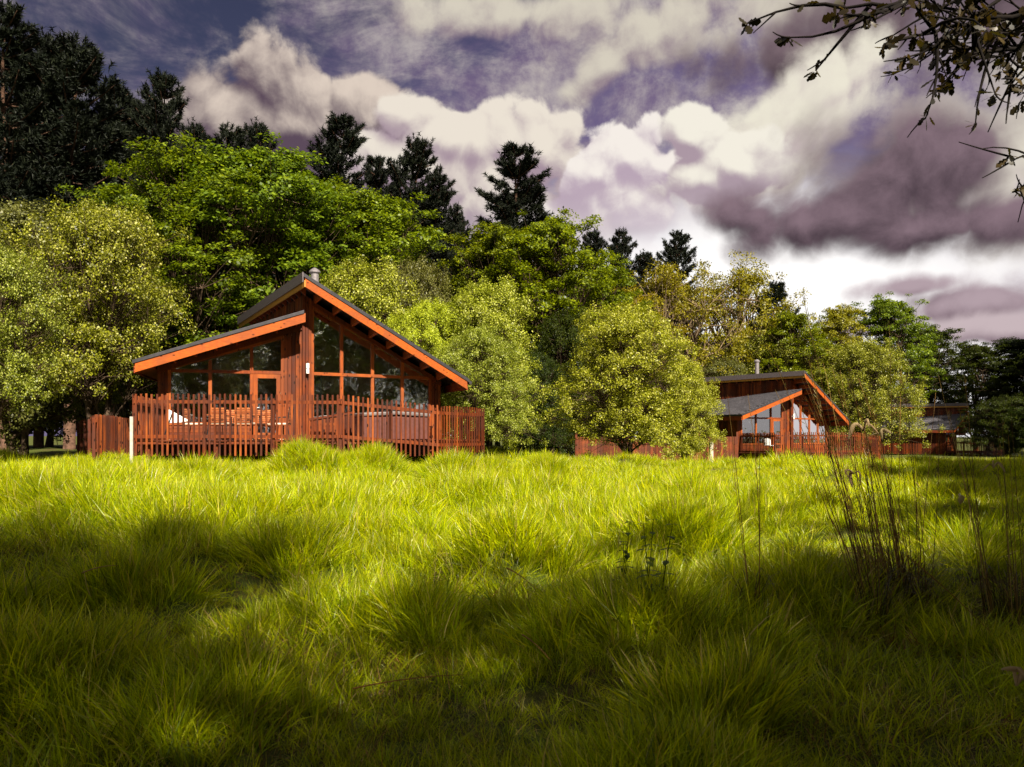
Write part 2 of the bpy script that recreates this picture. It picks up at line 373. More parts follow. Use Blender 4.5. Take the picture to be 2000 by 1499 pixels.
# ------------------------------------------------------------------ terrain
rs = np.random.RandomState(11)
def smooth(t): t = np.clip(t, 0, 1); return t*t*(3-2*t)
NT = 900
ty = 2.0+26*rs.rand(NT)**.8; tx = (rs.rand(NT)*2-1)*(ty*.75+2)
ta = .02+.12*rs.rand(NT)**1.5; tr = (.10+.22*rs.rand(NT))*(1+ty*.05)
# hummocks the photo shows: px, distance, height, radius
for px, Y, a, r in ((600, 15.0, .34, .52), (735, 15.5, .26, .45), (680, 16.5, .12, .7), (900, 13.0, .26, .6), (960, 13.8, .18, .5), (1065, 14.5, .26, .38), (640, 9, .14, .9), (1180, 8.2, .16, .9),
                    (930, 10.5, .16, 1.1), (800, 4.5, .10, .20), (845, 4.3, .08, .16), (1370, 2.95, .07, .14), (1440, 3.1, .06, .13), (240, 5.0, .12, .3), (1010, 6.2, .12, .35), (1330, 7.2, .15, .4), (560, 6.4, .14, .35), (400, 8, .2, 1.0), (1430, 9.5, .16, 1.0), (1560, 5.2, .16, .6), (1250, 4.2, .1, .5), (140, 8.5, .14, .9), (330, 13, .12, 1.0)):
    tx = np.append(tx, (px-1000)/F*Y); ty = np.append(ty, Y); ta = np.append(ta, a); tr = np.append(tr, r)
def hummock(x, y):
    x = np.asarray(x, float); y = np.asarray(y, float); h = np.zeros_like(x)
    for i in range(len(tx)):
        d = ((x-tx[i])**2+(y-ty[i])**2)/tr[i]**2
        h += np.where(d < 6, ta[i]*np.exp(-d), 0)
    return h
def g0(x, y):
    x = np.asarray(x, float); y = np.asarray(y, float)
    base = .30*smooth((y-2)/15) - .14*smooth((x-1)/5)*smooth((y-8)/8)
    base = base + .36*np.exp(-((x+7.0)/3.0)**2-((y-9.0)/4.0)**2)
    base = base - .10*np.exp(-((x+7.5)/3.5)**2-((y-18.0)/2.5)**2)
    drop = smooth((y-24)/18)*smooth((x+4)/10)
    base = base - .95*drop
    base = base + .05*np.sin(x*.9+1.3)*np.sin(y*.7)+.03*np.sin(x*2.1+y*1.3)
    base = base - .5*smooth((y-60)/60)
    return base
def g(x, y): return g0(x, y)+hummock(x, y)
def gz(x, y): return float(g(np.array([x]), np.array([y]))[0])
ax = np.concatenate([np.linspace(-600, -40, 24)[:-1], np.linspace(-40, -14, 40)[:-1], np.linspace(-14, 14, 240), np.linspace(14, 45, 50)[1:], np.linspace(45, 600, 24)[1:]])
ay = np.concatenate([np.linspace(-300, -6, 20)[:-1], np.linspace(-6, 26, 270), np.linspace(26, 60, 60)[1:], np.linspace(60, 900, 40)[1:]])
GX, GY = np.meshgrid(ax, ay); GZ = g(GX.ravel(), GY.ravel())
nx, ny = len(ax), len(ay)
idx = np.arange(nx*ny).reshape(ny, nx)
Q = np.stack([idx[:-1, :-1].ravel(), idx[:-1, 1:].ravel(), idx[1:, 1:].ravel(), idx[1:, :-1].ravel()], 1)
def ground_mat():
    m, n, o = new_mat('meadow_soil'); p = n.nodes.new('ShaderNodeBsdfPrincipled'); p.inputs['Roughness'].default_value = .95
    p.inputs['Specular IOR Level'].default_value = .1
    tcn = n.nodes.new('ShaderNodeTexCoord')
    a = n.nodes.new('ShaderNodeTexNoise'); n.links.new(tcn.outputs['Object'], a.inputs[0]); a.inputs['Scale'].default_value = 1.3; a.inputs['Detail'].default_value = 8
    b = n.nodes.new('ShaderNodeTexNoise'); n.links.new(tcn.outputs['Object'], b.inputs[0]); b.inputs['Scale'].default_value = 30; b.inputs['Detail'].default_value = 6
    c = mixc(n, E(n, b.outputs[0]).step(.35, .65), (.03, .024, .010), (.09, .07, .025))
    c = mixc(n, E(n, a.outputs[0]).step(.35, .6), c, (.06, .08, .012))
    n.links.new(c, p.inputs['Base Color'])
    n.links.new(p.outputs[0], o.inputs[0]); return m
gr = link('ground', np_mesh('ground', np.stack([GX.ravel(), GY.ravel(), GZ], 1), Q, ground_mat(), True)); tag(gr, kind='structure')

# ------------------------------------------------------------------ grass: one object of instanced tufts
def tuft(seed, n, rad, hmin, hmax, wid, lean=(-.02, .0), spread=.55, bend=.5, seg=4, mat='grass'):
    r = np.random.RandomState(seed); V = []; Fq = []
    for i in range(n):
        a = r.rand()*2*math.pi; rr = rad*math.sqrt(r.rand()); bx, by = rr*math.cos(a), rr*math.sin(a)
        L = hmin+(hmax-hmin)*r.rand()**.8
        da = a+r.randn()*.9; k = spread*(.25+rr/rad*.6)*(.3+r.rand())
        dx_, dy_ = math.cos(da)*k+lean[0]*(.6+r.rand()), math.sin(da)*k+lean[1]
        cur = bend*(.1+r.rand()**1.5*2.2)
        wv_ = wid*(.6+.8*r.rand()); fa = r.rand()*math.pi; wx, wy = math.cos(fa), math.sin(fa)
        b0 = len(V)
        p = np.array([bx, by, -.03]); d = np.array([dx_, dy_, 1.0]); d /= np.linalg.norm(d)
        hd = np.array([d[0], d[1], 0]); hn = np.linalg.norm(hd)+1e-6; hd /= hn
        for s_ in range(seg+1):
            t = s_/seg; ww = wv_*(1-t**1.6)*.5
            if s_ == seg: V.append(p.copy())
            else: V.append(p+np.array([wx*ww, wy*ww, 0])); V.append(p-np.array([wx*ww, wy*ww, 0]))
            d = d+hd*cur*.42*(t+.3)-np.array([0, 0, cur*.16*(t+.1)]); d /= np.linalg.norm(d)
            p = p+d*L/seg
        for s_ in range(seg-1): q = b0+2*s_; Fq.append((q, q+1, q+3)); Fq.append((q, q+3, q+2))
        q = b0+2*(seg-1); Fq.append((q, q+1, q+2))
    me = np_mesh('grass_tuft', np.array(V), np.array(Fq), M[mat], True); return me
tcol = bpy.data.collections.new('tuft_library')
kinds = []
def addk(k, *a, **kw):
    for s_ in range(k):
        me = tuft(100+len(kinds), *a, **kw); o = bpy.data.objects.new('tuft_%02d' % len(kinds), me); tcol.objects.link(o); kinds.append(o)
addk(5, 34, .13, .07, .25, .0105, spread=1.0, bend=.9)       # 0-4 low sward
addk(4, 44, .10, .14, .38, .0095, spread=.5, bend=.55)      # 5-8 tussock
addk(4, 48, .20, .10, .28, .014, spread=.8, bend=.7, seg=3)        # 9-12 wider blades farther off
addk(2, 14, .14, .20, .42, .0125, spread=.8, bend=1.2)      # 13-14 long arching blades
addk(2, 34, .16, .10, .28, .0055, spread=2.6, bend=.9, mat='straw')      # 15-16 dead thatch lying in the hollows
pts, rot, scl, ids = [], [], [], []
def scatter(y0, y1, dens, kindf, smin, smax, xm=1.5, slope=.70, cond=None):
    A = (slope*y1+xm)*2*(y1-y0); n = int(A*dens)
    y = y0+(y1-y0)*rs.rand(n); x = (rs.rand(n)*2-1)*(slope*y1+xm)
    k = np.abs(x) < slope*y+xm
    k &= ~((x > -10.9) & (x < .0) & (y > 20.4+.10*np.abs(x+5)) & (y < 34))        # under the near deck and cabin
    if cond is not None: k &= cond(x, y)
    x, y = x[k], y[k]
    hm = hummock(x, y); z = g0(x, y)+hm
    dens_k = rs.rand(len(x)) < np.where(y < 5.5, .85, .62)+3.0*hm+.25*np.sin(x*2.3+np.sin(y*1.9)*1.5)*np.sin(y*2.0+x*.7)
    x, y, z, hm = x[dens_k], y[dens_k], z[dens_k], hm[dens_k]
    n = len(x)
    # patchy sward: the height changes over a metre or two
    patch = .80+.32*np.sin(x*1.7+.6*y+np.sin(y*1.1)*2)*np.sin(y*1.3-.5*x)
    pts.append(np.stack([x, y, z-.01], 1)); ids.append(kindf(n, hm))
    s_ = (smin+(smax-smin)*rs.rand(n)**1.4)*patch*(.90+2.2*np.clip(hm, 0, .15)); scl.append(s_)
    # tufts splay down the sides of their hummock and lean a little with the wind
    e_ = .06; gx = (hummock(x+e_, y)-hm)/e_; gy = (hummock(x, y+e_)-hm)/e_
    txx = -gx*.45+rs.randn(n)*.28-.06; tyy = -gy*.45+rs.randn(n)*.28; rz = rs.rand(n)*6.283
    c_, s2 = np.cos(rz), np.sin(rz); lx = c_*txx+s2*tyy; ly = -s2*txx+c_*tyy
    rot.append(np.stack([np.clip(-ly, -.8, .8), np.clip(lx, -.8, .8), rz], 1))
def knear(n, hm):
    base = rs.randint(0, 5, n); tus = rs.randint(5, 9, n); lon = rs.randint(13, 15, n)
    r_ = rs.rand(n); r_ = np.where(r_ < .12, lon, np.where(r_ < .14+hm*7, tus, base)); return np.where(rs.rand(n) < .24-1.2*hm, rs.randint(15, 17, n), r_)
def kfar(n, hm): return np.where(rs.rand(n) < .08, rs.randint(15, 17, n), np.where(rs.rand(n) < .75, rs.randint(9, 13, n), rs.randint(5, 9, n)))
scatter(.6, 3.4, 520, knear, .5, .9, 1.0)
scatter(3.4, 4.7, 340, knear, .55, .95, 1.2)
scatter(4.7, 9, 190, knear, .6, 1.05)
scatter(9, 15, 95, kfar, .7, 1.15)
scatter(15, 26, 46, kfar, .75, 1.15)
scatter(26, 60, 8, kfar, 1.3, 2.0, 3, .72, cond=lambda x, y: x > -2)
# shaggy crowns of the named hummocks
for i in range(NT, len(tx)):
    n = int(170*tr[i]**1.3*2.2); a = rs.rand(n)*2*math.pi; r_ = tr[i]*(.15+rs.rand(n)**.8)*(1+.35*np.sin(a*3+i))
    x = tx[i]+r_*np.cos(a); y = ty[i]+r_*np.sin(a)*.9
    pts.append(np.stack([x, y, g(x, y)], 1)); ids.append(rs.randint(5, 9, n)); scl.append((.65+.65*rs.rand(n))*(1 if ty[i] > 6 else .9))
    qx = (x-tx[i])/tr[i]*.40-.10+rs.randn(n)*.15; qy = (y-ty[i])/tr[i]*.40+rs.randn(n)*.12; rz = rs.rand(n)*6.283; c_, s2 = np.cos(rz), np.sin(rz)
    rot.append(np.stack([-(-s2*qx+c_*qy), c_*qx+s2*qy, rz], 1))
pts = np.concatenate(pts); rot = np.concatenate(rot); scl = np.concatenate(scl); ids = np.concatenate(ids)
print('tufts', len(pts))
me = bpy.data.meshes.new('meadow_grass'); me.vertices.add(len(pts)); me.vertices.foreach_set('co', pts.astype(np.float32).ravel())
at = me.attributes.new('rot', 'FLOAT_VECTOR', 'POINT'); at.data.foreach_set('vector', rot.astype(np.float32).ravel())
at = me.attributes.new('scl', 'FLOAT', 'POINT'); at.data.foreach_set('value', scl.astype(np.float32))
at = me.attributes.new('idx', 'INT', 'POINT'); at.data.foreach_set('value', ids.astype(np.int32))
me.update()
go = link('meadow_grass', me); tag(go, 'long bright green meadow grass in shaggy tussocks', 'grass', kind='stuff')
ng = bpy.data.node_groups.new('grass_scatter', 'GeometryNodeTree')
ng.interface.new_socket('Geometry', in_out='INPUT', socket_type='NodeSocketGeometry'); ng.interface.new_socket('Geometry', in_out='OUTPUT', socket_type='NodeSocketGeometry')
gi = ng.nodes.new('NodeGroupInput'); goo = ng.nodes.new('NodeGroupOutput')
ci = ng.nodes.new('GeometryNodeCollectionInfo'); ci.inputs[0].default_value = tcol; ci.inputs[1].default_value = True; ci.inputs[2].default_value = True
iop = ng.nodes.new('GeometryNodeInstanceOnPoints'); iop.inputs['Pick Instance'].default_value = True
def nattr(name, t):
    a = ng.nodes.new('GeometryNodeInputNamedAttribute'); a.data_type = t; a.inputs[0].default_value = name; return a.outputs[0]
ng.links.new(gi.outputs[0], iop.inputs['Points']); ng.links.new(ci.outputs[0], iop.inputs['Instance'])
ng.links.new(nattr('idx', 'INT'), iop.inputs['Instance Index']); ng.links.new(nattr('scl', 'FLOAT'), iop.inputs['Scale'])
e2r = ng.nodes.new('FunctionNodeEulerToRotation'); ng.links.new(nattr('rot', 'FLOAT_VECTOR'), e2r.inputs[0]); ng.links.new(e2r.outputs[0], iop.inputs['Rotation'])
ng.links.new(iop.outputs[0], goo.inputs[0])
gm = go.modifiers.new('scatter', 'NODES'); gm.node_group = ng

# ------------------------------------------------------------------ cabin (built once, origin at the centre post on deck level)
L_ = Vector((-math.cos(R(16)), -math.sin(R(16)), 0)); NL = Vector((math.sin(R(16)), -math.cos(R(16)), 0))   # left wing: along the wall, out of the wall
R_ = Vector((math.cos(R(30)), math.sin(R(30)), 0)); NR = Vector((math.sin(R(30)), -math.cos(R(30)), 0))     # right wing
Z = Vector((0, 0, 1))
def LP(s, d, z): return L_*s+NL*d+Z*z
def RP(s, d, z): return R_*s+NR*d+Z*z
def zl(s): return 4.09-.346*s          # top of the lower roof
def zr(s): return 4.816-.537*s         # top of the main roof
def glt(s): return zl(s)-.53
def grt(s): return 4.30-.515*s
TH = 0.10                              # roof deck thickness
def cladding(mb, P, s0, s1, zb, zt, d, bw=.115, gap=.012, thick=.03):
    """boards standing on a wall line P(s, d, z) between s0 and s1"""
    n = max(1, int(round(abs(s1-s0)/bw))); st = (s1-s0)/n
    q = abs(gap)*(1 if st > 0 else -1)/2
    for i in range(n):
        a, b = s0+st*i+q, s0+st*(i+1)-q; dd = d+(.012 if i % 2 else 0)
        za, zb_ = zt(a), zt(b)
        mb.hexa([P(a, dd, zb), P(b, dd, zb), P(b, dd-thick, zb), P(a, dd-thick, zb)], [P(a, dd, za), P(b, dd, zb_), P(b, dd-thick, zb_), P(a, dd-thick, za)])
def slab(P, s0, s1, d0, d1, zf, th, name, mat, root, drop=0):
    m = MB(); m.hexa([P(s0, d0, zf(s0)-th-drop), P(s1, d0, zf(s1)-th-drop), P(s1, d1, zf(s1)-th-drop), P(s0, d1, zf(s0)-th-drop)],
                     [P(s0, d0, zf(s0)-drop), P(s1, d0, zf(s1)-drop), P(s1, d1, zf(s1)-drop), P(s0, d1, zf(s0)-drop)])
    return m.build(name, mat, root)
def slates(P, s0, s1, d0, d1, zf, name, root, lift=.012, course=.30, tw=.30):
    """overlapping courses of slates over a sloping plane"""
    m = MB(); n = int(abs(s1-s0)/course); st = (s1-s0)/n; nw = int(abs(d1-d0)/tw); wt = (d1-d0)/nw; r = random.Random(3)
    for i in range(n):
        a, b = s0+st*i, s0+st*(i+1.0)
        for j in range(-1, nw):
            c0 = max(min(d0, d1), min(max(d0, d1), d0+wt*(j+(.5 if i % 2 else 0)))); c1 = d0+wt*(j+1+(.5 if i % 2 else 0)); c1 = max(min(d0, d1), min(max(d0, d1), c1))
            if abs(c1-c0) < .03: continue
            gp = .006*(1 if c1 > c0 else -1); l = lift*2+r.random()*.008
            # s grows downhill: the lower edge of every course stands proud
            pa, pb = P(a, c0+gp, zf(a)+.006), P(a, c1-gp, zf(a)+.006); pc, pd = P(b, c1-gp, zf(b)+.006+l), P(b, c0+gp, zf(b)+.006+l)
            t = Z*-.005
            m.hexa([pa+t, pb+t, pc+t*2, pd+t*2], [pa, pb, pc, pd])
    return m.build(name, M['slate'], root)
def glazing(P, s_list, top, tran, z0, root, door=None, d=0.0):
    """timber frame with mullions, a transom and separate panes"""
    fw = .075; fr = MB(); sgn = 1
    s0, s1 = s_list[0], s_list[-1]
    for k, s in enumerate(s_list):
        t = top(s)
        w_ = .05 if 0 < k < len(s_list)-1 else .045
        if t-z0 > .1: fr.hexa([P(s-w_, d+.05, z0), P(s+w_, d+.05, z0), P(s+w_, d-.07, z0), P(s-w_, d-.07, z0)], [P(s-w_, d+.05, top(s-w_)), P(s+w_, d+.05, top(s+w_)), P(s+w_, d-.07, top(s+w_)), P(s-w_, d-.07, top(s-w_))])
    a, b = s0+.045, s1-.045
    fr.hexa([P(a, d+.062, tran-.05), P(b, d+.062, tran-.05), P(b, d-.06, tran-.05), P(a, d-.06, tran-.05)], [P(a, d+.062, tran+.05), P(b, d+.062, tran+.05), P(b, d-.06, tran+.05), P(a, d-.06, tran+.05)])
    fr.hexa([P(a, d+.06, z0), P(b, d+.06, z0), P(b, d-.06, z0), P(a, d-.06, z0)], [P(a, d+.06, z0+.09), P(b, d+.06, z0+.09), P(b, d-.06, z0+.09), P(a, d-.06, z0+.09)])
    fr.hexa([P(s0-.04, d+.07, top(s0)), P(s1+.04, d+.07, top(s1)), P(s1+.04, d-.08, top(s1)), P(s0-.04, d-.08, top(s0))],
            [P(s0-.04, d+.07, top(s0)+.11), P(s1+.04, d+.07, top(s1)+.11), P(s1+.04, d-.08, top(s1)+.11), P(s0-.04, d-.08, top(s0)+.11)])
    f = fr.build('window_frame', M['frame'], root)
    for k in range(len(s_list)-1):
        a, b = s_list[k]+.052, s_list[k+1]-.052
        if a > b: a, b = b, a
        if door == k: pass
        else:
            m = MB(); m.prism([P(a, d-.005, z0+.09), P(b, d-.005, z0+.09), P(b, d-.005, tran-.05), P(a, d-.005, tran-.05)], P(0, -.012, 0)); m.build('window_pane', M['glass'], root)
        ta_, tb_ = max(top(a), tran+.055), max(top(b), tran+.055)
        if max(ta_, tb_) > tran+.1:
            poly = [P(a, d-.005, tran+.05), P(b, d-.005, tran+.05), P(b, d-.005, tb_), P(a, d-.005, ta_)]
            m = MB(); m.prism(poly, P(0, -.012, 0)); m.build('window_pane', M['glass'], root)
    return f

def make_cabin():
    root = empty('cabin')
    # --- walls
    m = MB(); cladding(m, LP, .0, .84, -.1, lambda s: zl(s)-.22, .03); m.build('front_wall', M['cladding'], root)
    m = MB(); cladding(m, LP, 4.285, 4.58, -.1, lambda s: zl(s)-.22, .03)
    m.build('front_wall', M['cladding'], root)
    m = MB(); cladding(m, RP, 4.265, 4.62, -.1, lambda s: zr(s)-.24, .03)
    m.build('front_wall', M['cladding'], root)
    # centre post of vertical boards, carrying both roofs
    m = MB()
    cladding(m, RP, -.30, .0, -.1, lambda s: zr(s)-.26, .10, bw=.10)
    m.build('centre_post', M['cladding'], root)
    # long side wall of the main wing above the lower roof (faces left)
    m = MB()
    SP = lambda s, d, z: R_*(-d-.28)-NR*s+Z*z
    cladding(m, SP, -.08, 9.0, -.3, lambda s: zr(-.28)-.30, .0)
    m.build('clerestory_wall', M['cladding'], root)
    # far side wall of main wing, back walls
    m = MB(); S2 = lambda s, d, z: R_*(4.62+d)-NR*s+Z*z
    cladding(m, S2, .0, 9.0, -.3, lambda s: zr(4.62)-.24, .0); m.build('side_wall', M['cladding'], root)
    m = MB(); S3 = lambda s, d, z: R_*s-NR*(9.0+d)+Z*z
    cladding(m, S3, -.28, 4.62, -.3, lambda s: zr(s)-.24, .0); m.build('rear_wall', M['cladding'], root)
    m = MB(); S4 = lambda s, d, z: L_*(4.58+d)-NL*s+Z*z
    cladding(m, S4, .0, 7.6, -.3, lambda s: zl(4.58)-.22, .0); m.build('side_wall', M['cladding'], root)
    m = MB(); S5 = lambda s, d, z: L_*s-NL*(7.6+d)+Z*z
    cladding(m, S5, -1.6, 4.58, -.3, lambda s: zl(s)-.22, .0); m.build('rear_wall', M['cladding'], root)
    # --- interior: floor, ceilings, partitions set forward to catch sun and brighten the windows
    m = MB(); m.prism([LP(4.5, -.1, .0), LP(.1, -.1, .0), LP(.1, -7.4, .0), LP(4.5, -7.4, .0)], (0, 0, .02)); m.prism([RP(-.1, -.12, .0), RP(4.5, -.12, .0), RP(4.5, -8.8, .0), RP(-.1, -8.8, .0)], (0, 0, .024)); m.build('floor', M['interior'], root)
    m = MB(); m.prism([LP(4.5, -2.3, .03), LP(0, -2.3, .03), LP(0, -2.3, zl(0)-.4), LP(4.5, -2.3, zl(4.5)-.4)], LP(0, -.05, 0)); m.prism([RP(-.1, -2.7, .03), RP(4.5, -2.7, .03), RP(4.5, -2.7, zr(4.5)-.42), RP(-.1, -2.7, zr(-.1)-.42)], RP(0, -.05, 0)); m.build('inner_wall', M['interior'], root)
    slab(LP, .05, 4.5, -.12, -7.4, zl, .03, 'ceiling', M['plaster'], root, .34)
    slab(RP, -.2, 4.55, -.12, -8.8, zr, .03, 'ceiling', M['plaster'], root, .36)
    # --- glazing
    glazing(LP, [.885, 1.825, 3.06, 4.24], lambda s: max(glt(s), 2.16), 2.15, .46, root, door=0)
    glazing(RP, [.045, 1.02, 2.09, 3.17, 4.22], lambda s: max(grt(s), 2.16), 2.15, .46, root)
    # boards under the windows
    for P, a, b in ((LP, 1.88, 4.24), (RP, .045, 4.22)):
        m = MB()
        for i in range(4):
            z0 = .0+i*.115
            m.hexa([P(a, .03+.006*(i % 2), z0), P(b, .03+.006*(i % 2), z0), P(b, -.04, z0), P(a, -.04, z0)], [P(a, .03, z0+.108), P(b, .03, z0+.108), P(b, -.04, z0+.108), P(a, -.04, z0+.108)])
        m.build('sill_boards', M['cladding'], root)
    # door
    m = MB(); a, b = .94, 1.77
    for (x0, x1, za, zb) in ((a, a+.13, .02, 2.09), (b-.13, b, .02, 2.09), (a+.13, b-.13, 1.96, 2.09), (a+.13, b-.13, .02, .22)):
        m.hexa([LP(x0, .075, za), LP(x1, .075, za), LP(x1, .02, za), LP(x0, .02, za)], [LP(x0, .075, zb), LP(x1, .075, zb), LP(x1, .02, zb), LP(x0, .02, zb)])
    dr = m.build('door', M['frame'], root)
    m = MB(); m.prism([LP(a+.13, .05, .22), LP(b-.13, .05, .22), LP(b-.13, .05, 1.96), LP(a+.13, .05, 1.96)], LP(0, -.012, 0)); m.build('door_pane', M['glass'], dr)
    m = MB(); m.tube([LP(b-.065, .076, 1.02), LP(b-.065, .13, 1.02), LP(b-.18, .13, 1.02)], .011, 8); m.build('door_handle', M['steel'], dr)
    # curtains
    for P, s, wd in ((LP, 4.02, .32), (LP, 1.98, .2), (RP, .28, .36), (RP, 3.98, .34), (LP, 1.0, .16)):
        m = MB(); zt = min(2.06, 9); n = 14; pr = []
        pt = [P(s+wd*(k/n-.5), -.28+.035*math.sin(k*2.1), 0) for k in range(n+1)]
        bb = len(m.v)
        for q in pt: m.v.append(tuple(q+Z*.03)); m.v.append(tuple(q+Z*(zt)))
        for k in range(n): m.f.append((bb+2*k, bb+2*k+2, bb+2*k+3, bb+2*k+1))
        o = m.build('curtain', M['curtain'], root, True); md = o.modifiers.new('t', 'SOLIDIFY'); md.thickness = .006
    # ceiling unit seen through the tall window
    m = MB(); m.prism([RP(.18, -.5, zr(.18)-.46), RP(.78, -.5, zr(.78)-.46), RP(.78, -1.3, zr(.78)-.46), RP(.18, -1.3, zr(.18)-.46)], (0, 0, .055)); m.build('ceiling_panel', M['metal'], root)
    # wall lamp
    m = MB(); c = RP(-.16, .22, 2.30); m.tube([c-Z*.17, c-Z*.02], [.05, .05], 12); m.tube([c-Z*.02, c+Z*.0, c+Z*.16], [.035, .055, .055], 12); m.box(RP(-.16, .15, 2.28), (.07, .09, .10), R(30)); m.build('wall_lamp', M['white'], root, bevel=.004)
    # --- main roof
    sA, sB, dF, dB = -.566, 5.135, 1.20, -9.3
    mr = slab(RP, sA+.03, sB, dF-.02, dB, zr, TH, 'main_roof', M['flash'], root)
    slates(RP, sA+.05, sB-.02, dF-.05, dB+.05, zr, 'roof_slates', mr)
    # front fascia board
    def fasc(P, a, b, d, zf, t0, t1, name, mat, th=.045):
        m = MB(); m.hexa([P(a, d, zf(a)-t1), P(b, d, zf(b)-t1), P(b, d-th, zf(b)-t1), P(a, d-th, zf(a)-t1)], [P(a, d, zf(a)-t0), P(b, d, zf(b)-t0), P(b, d-th, zf(b)-t0), P(a, d-th, zf(a)-t0)])
        return m.build(name, mat, mr if name != 'x' else root, bevel=.004)
    fasc(RP, sA+.06, sB-.05, dF, zr, .075, .36, 'fascia_board', M['fascia'])
    fasc(RP, sA, sB+.03, dF+.025, zr, -.035, .085, 'verge_trim', M['flash'], .06)
    # eave end board on the right and soffit
    m = MB(); m.hexa([RP(sB-.05, dF-.05, zr(sB)-.36), RP(sB, dF-.05, zr(sB)-.36), RP(sB, dB, zr(sB)-.36), RP(sB-.05, dB, zr(sB)-.36)], [RP(sB-.05, dF-.05, zr(sB)-.10), RP(sB, dF-.05, zr(sB)-.10), RP(sB, dB, zr(sB)-.10), RP(sB-.05, dB, zr(sB)-.10)]); m.build('eave_board', M['under'], mr)
    m = MB(); m.tube([RP(sB+.07, dF+.02, zr(sB)-.10), RP(sB+.07, dB, zr(sB)-.10)], .06, 10); m.build('gutter', M['flash'], mr)
    # high edge: deep grey edge metal, ochre board below, running back
    def high(t0, t1, out_, th, name, mat):
        m = MB(); z = zr(sA); m.hexa([RP(sA-out_, dF+.03, z-t1), RP(sA-out_+th, dF+.03, z-t1), RP(sA-out_+th, dB, z-t1), RP(sA-out_, dB, z-t1)], [RP(sA-out_, dF+.03, z-t0), RP(sA-out_+th, dF+.03, z-t0), RP(sA-out_+th, dB, z-t0), RP(sA-out_, dB, z-t0)])
        return m.build(name, mat, mr)
    high(-.05, .26, .03, .035, 'edge_flashing', M['ridge'])
    high(.20, .40, -.03, .04, 'edge_board', M['goldtrim'])
    # rafters under the front overhang (run out from the wall), and under the high edge
    for k in range(9):
        s = .1+k*.62
        m = MB(); a, b = s-.03, s+.03
        m.hexa([RP(a, .07, zr(a)-.34), RP(b, .07, zr(b)-.34), RP(b, dF-.05, zr(b)-.24), RP(a, dF-.05, zr(a)-.24)], [RP(a, .07, zr(a)-TH), RP(b, .07, zr(b)-TH), RP(b, dF-.05, zr(b)-TH), RP(a, dF-.05, zr(a)-TH)]); m.build('rafter', M['frame'], mr)
    for k in range(15):
        t = 1.0-k*.62; m = MB()
        m.hexa([RP(sA+.04, t, zr(sA)-.30), RP(-.26, t, zr(-.26)-.36), RP(-.26, t-.05, zr(-.26)-.36), RP(sA+.04, t-.05, zr(sA)-.30)], [RP(sA+.04, t, zr(sA+.04)-TH), RP(-.26, t, zr(-.26)-TH), RP(-.26, t-.05, zr(-.26)-TH), RP(sA+.04, t-.05, zr(sA+.04)-TH)]); m.build('rafter', M['under'], mr)
    # beams along the top of the walls
    m = MB(); a, b = -.28, 4.62
    m.hexa([RP(a, .09, zr(a)-.44), RP(b, .09, zr(b)-.44), RP(b, -.08, zr(b)-.44), RP(a, -.08, zr(a)-.44)], [RP(a, .09, zr(a)-.30), RP(b, .09, zr(b)-.30), RP(b, -.08, zr(b)-.30), RP(a, -.08, zr(a)-.30)]); m.build('wall_beam', M['cladding'], root)
    m = MB(); a, b = .1, 4.58
    m.hexa([LP(a, .085, zl(a)-.44), LP(b, .085, zl(b)-.44), LP(b, -.08, zl(b)-.44), LP(a, -.08, zl(a)-.44)], [LP(a, .085, zl(a)-.26), LP(b, .085, zl(b)-.26), LP(b, -.08, zl(b)-.26), LP(a, -.08, zl(a)-.26)]); m.build('wall_beam', M['cladding'], root)
    # --- lower roof: its inner edge follows the side wall of the main wing
    sT, dFL, dBL = 5.08, 1.0, -7.9
    def inner(d):        # s where the line at depth d meets the clerestory wall (plus its thickness)
        if d > -.02: return .256
        # point LP(s,d) with RP coordinate s_r = -.30
        base = NL*d; return max(-20, (-.30-base.dot(R_))/L_.dot(R_))
    z = zl
    poly_top = [LP(sT, dFL, z(sT)), LP(.256, dFL, z(.256)), LP(.256, -.02, z(.256)), LP(inner(-.5), -.5, z(inner(-.5))), LP(inner(dBL), dBL, z(inner(dBL))), LP(sT, dBL, z(sT))]
    m = MB(); m.prism(poly_top, (0, 0, -TH)); lr = m.build('lower_roof', M['flash'], root)
    m = MB(); r = random.Random(5); n = 20; st = (sT-.27)/n
    for i in range(-7, n):
        a, b = .28+st*i, .28+st*(i+1); d = dFL-.05; d_end = dBL+.05
        if i < 0:        # courses beyond the wall line start farther back
            d = -(abs(a)+.75)/math.tan(R(14.5)); 
            if d < d_end: continue
        j = 0
        while d > d_end:
            d2 = max(d-.30, d_end); l = .030+r.random()*.008
            pa, pb, pc, pd = LP(a, d-.006, z(a)+.006), LP(a, d2+.006, z(a)+.006), LP(b, d2+.006, z(b)+.006+l), LP(b, d-.006, z(b)+.006+l)
            t = Z*-.005; m.hexa([pa+t, pb+t, pc+t*2, pd+t*2], [pa, pb, pc, pd]); d = d2 - (.0 if j else .15*(i % 2)); j += 1
    m.build('roof_slates', M['slate'], lr)
    m = MB(); a, b = sT-.04, .18
    m.hexa([LP(a, dFL+.02, z(a)-.35), LP(b, dFL+.02, z(b)-.35), LP(b, dFL-.03, z(b)-.35), LP(a, dFL-.03, z(a)-.35)], [LP(a, dFL+.02, z(a)-.07), LP(b, dFL+.02, z(b)-.07), LP(b, dFL-.03, z(b)-.07), LP(a, dFL-.03, z(a)-.07)]); m.build('fascia_board', M['fascia'], lr, bevel=.004)
    m = MB(); a, b = sT+.03, .22
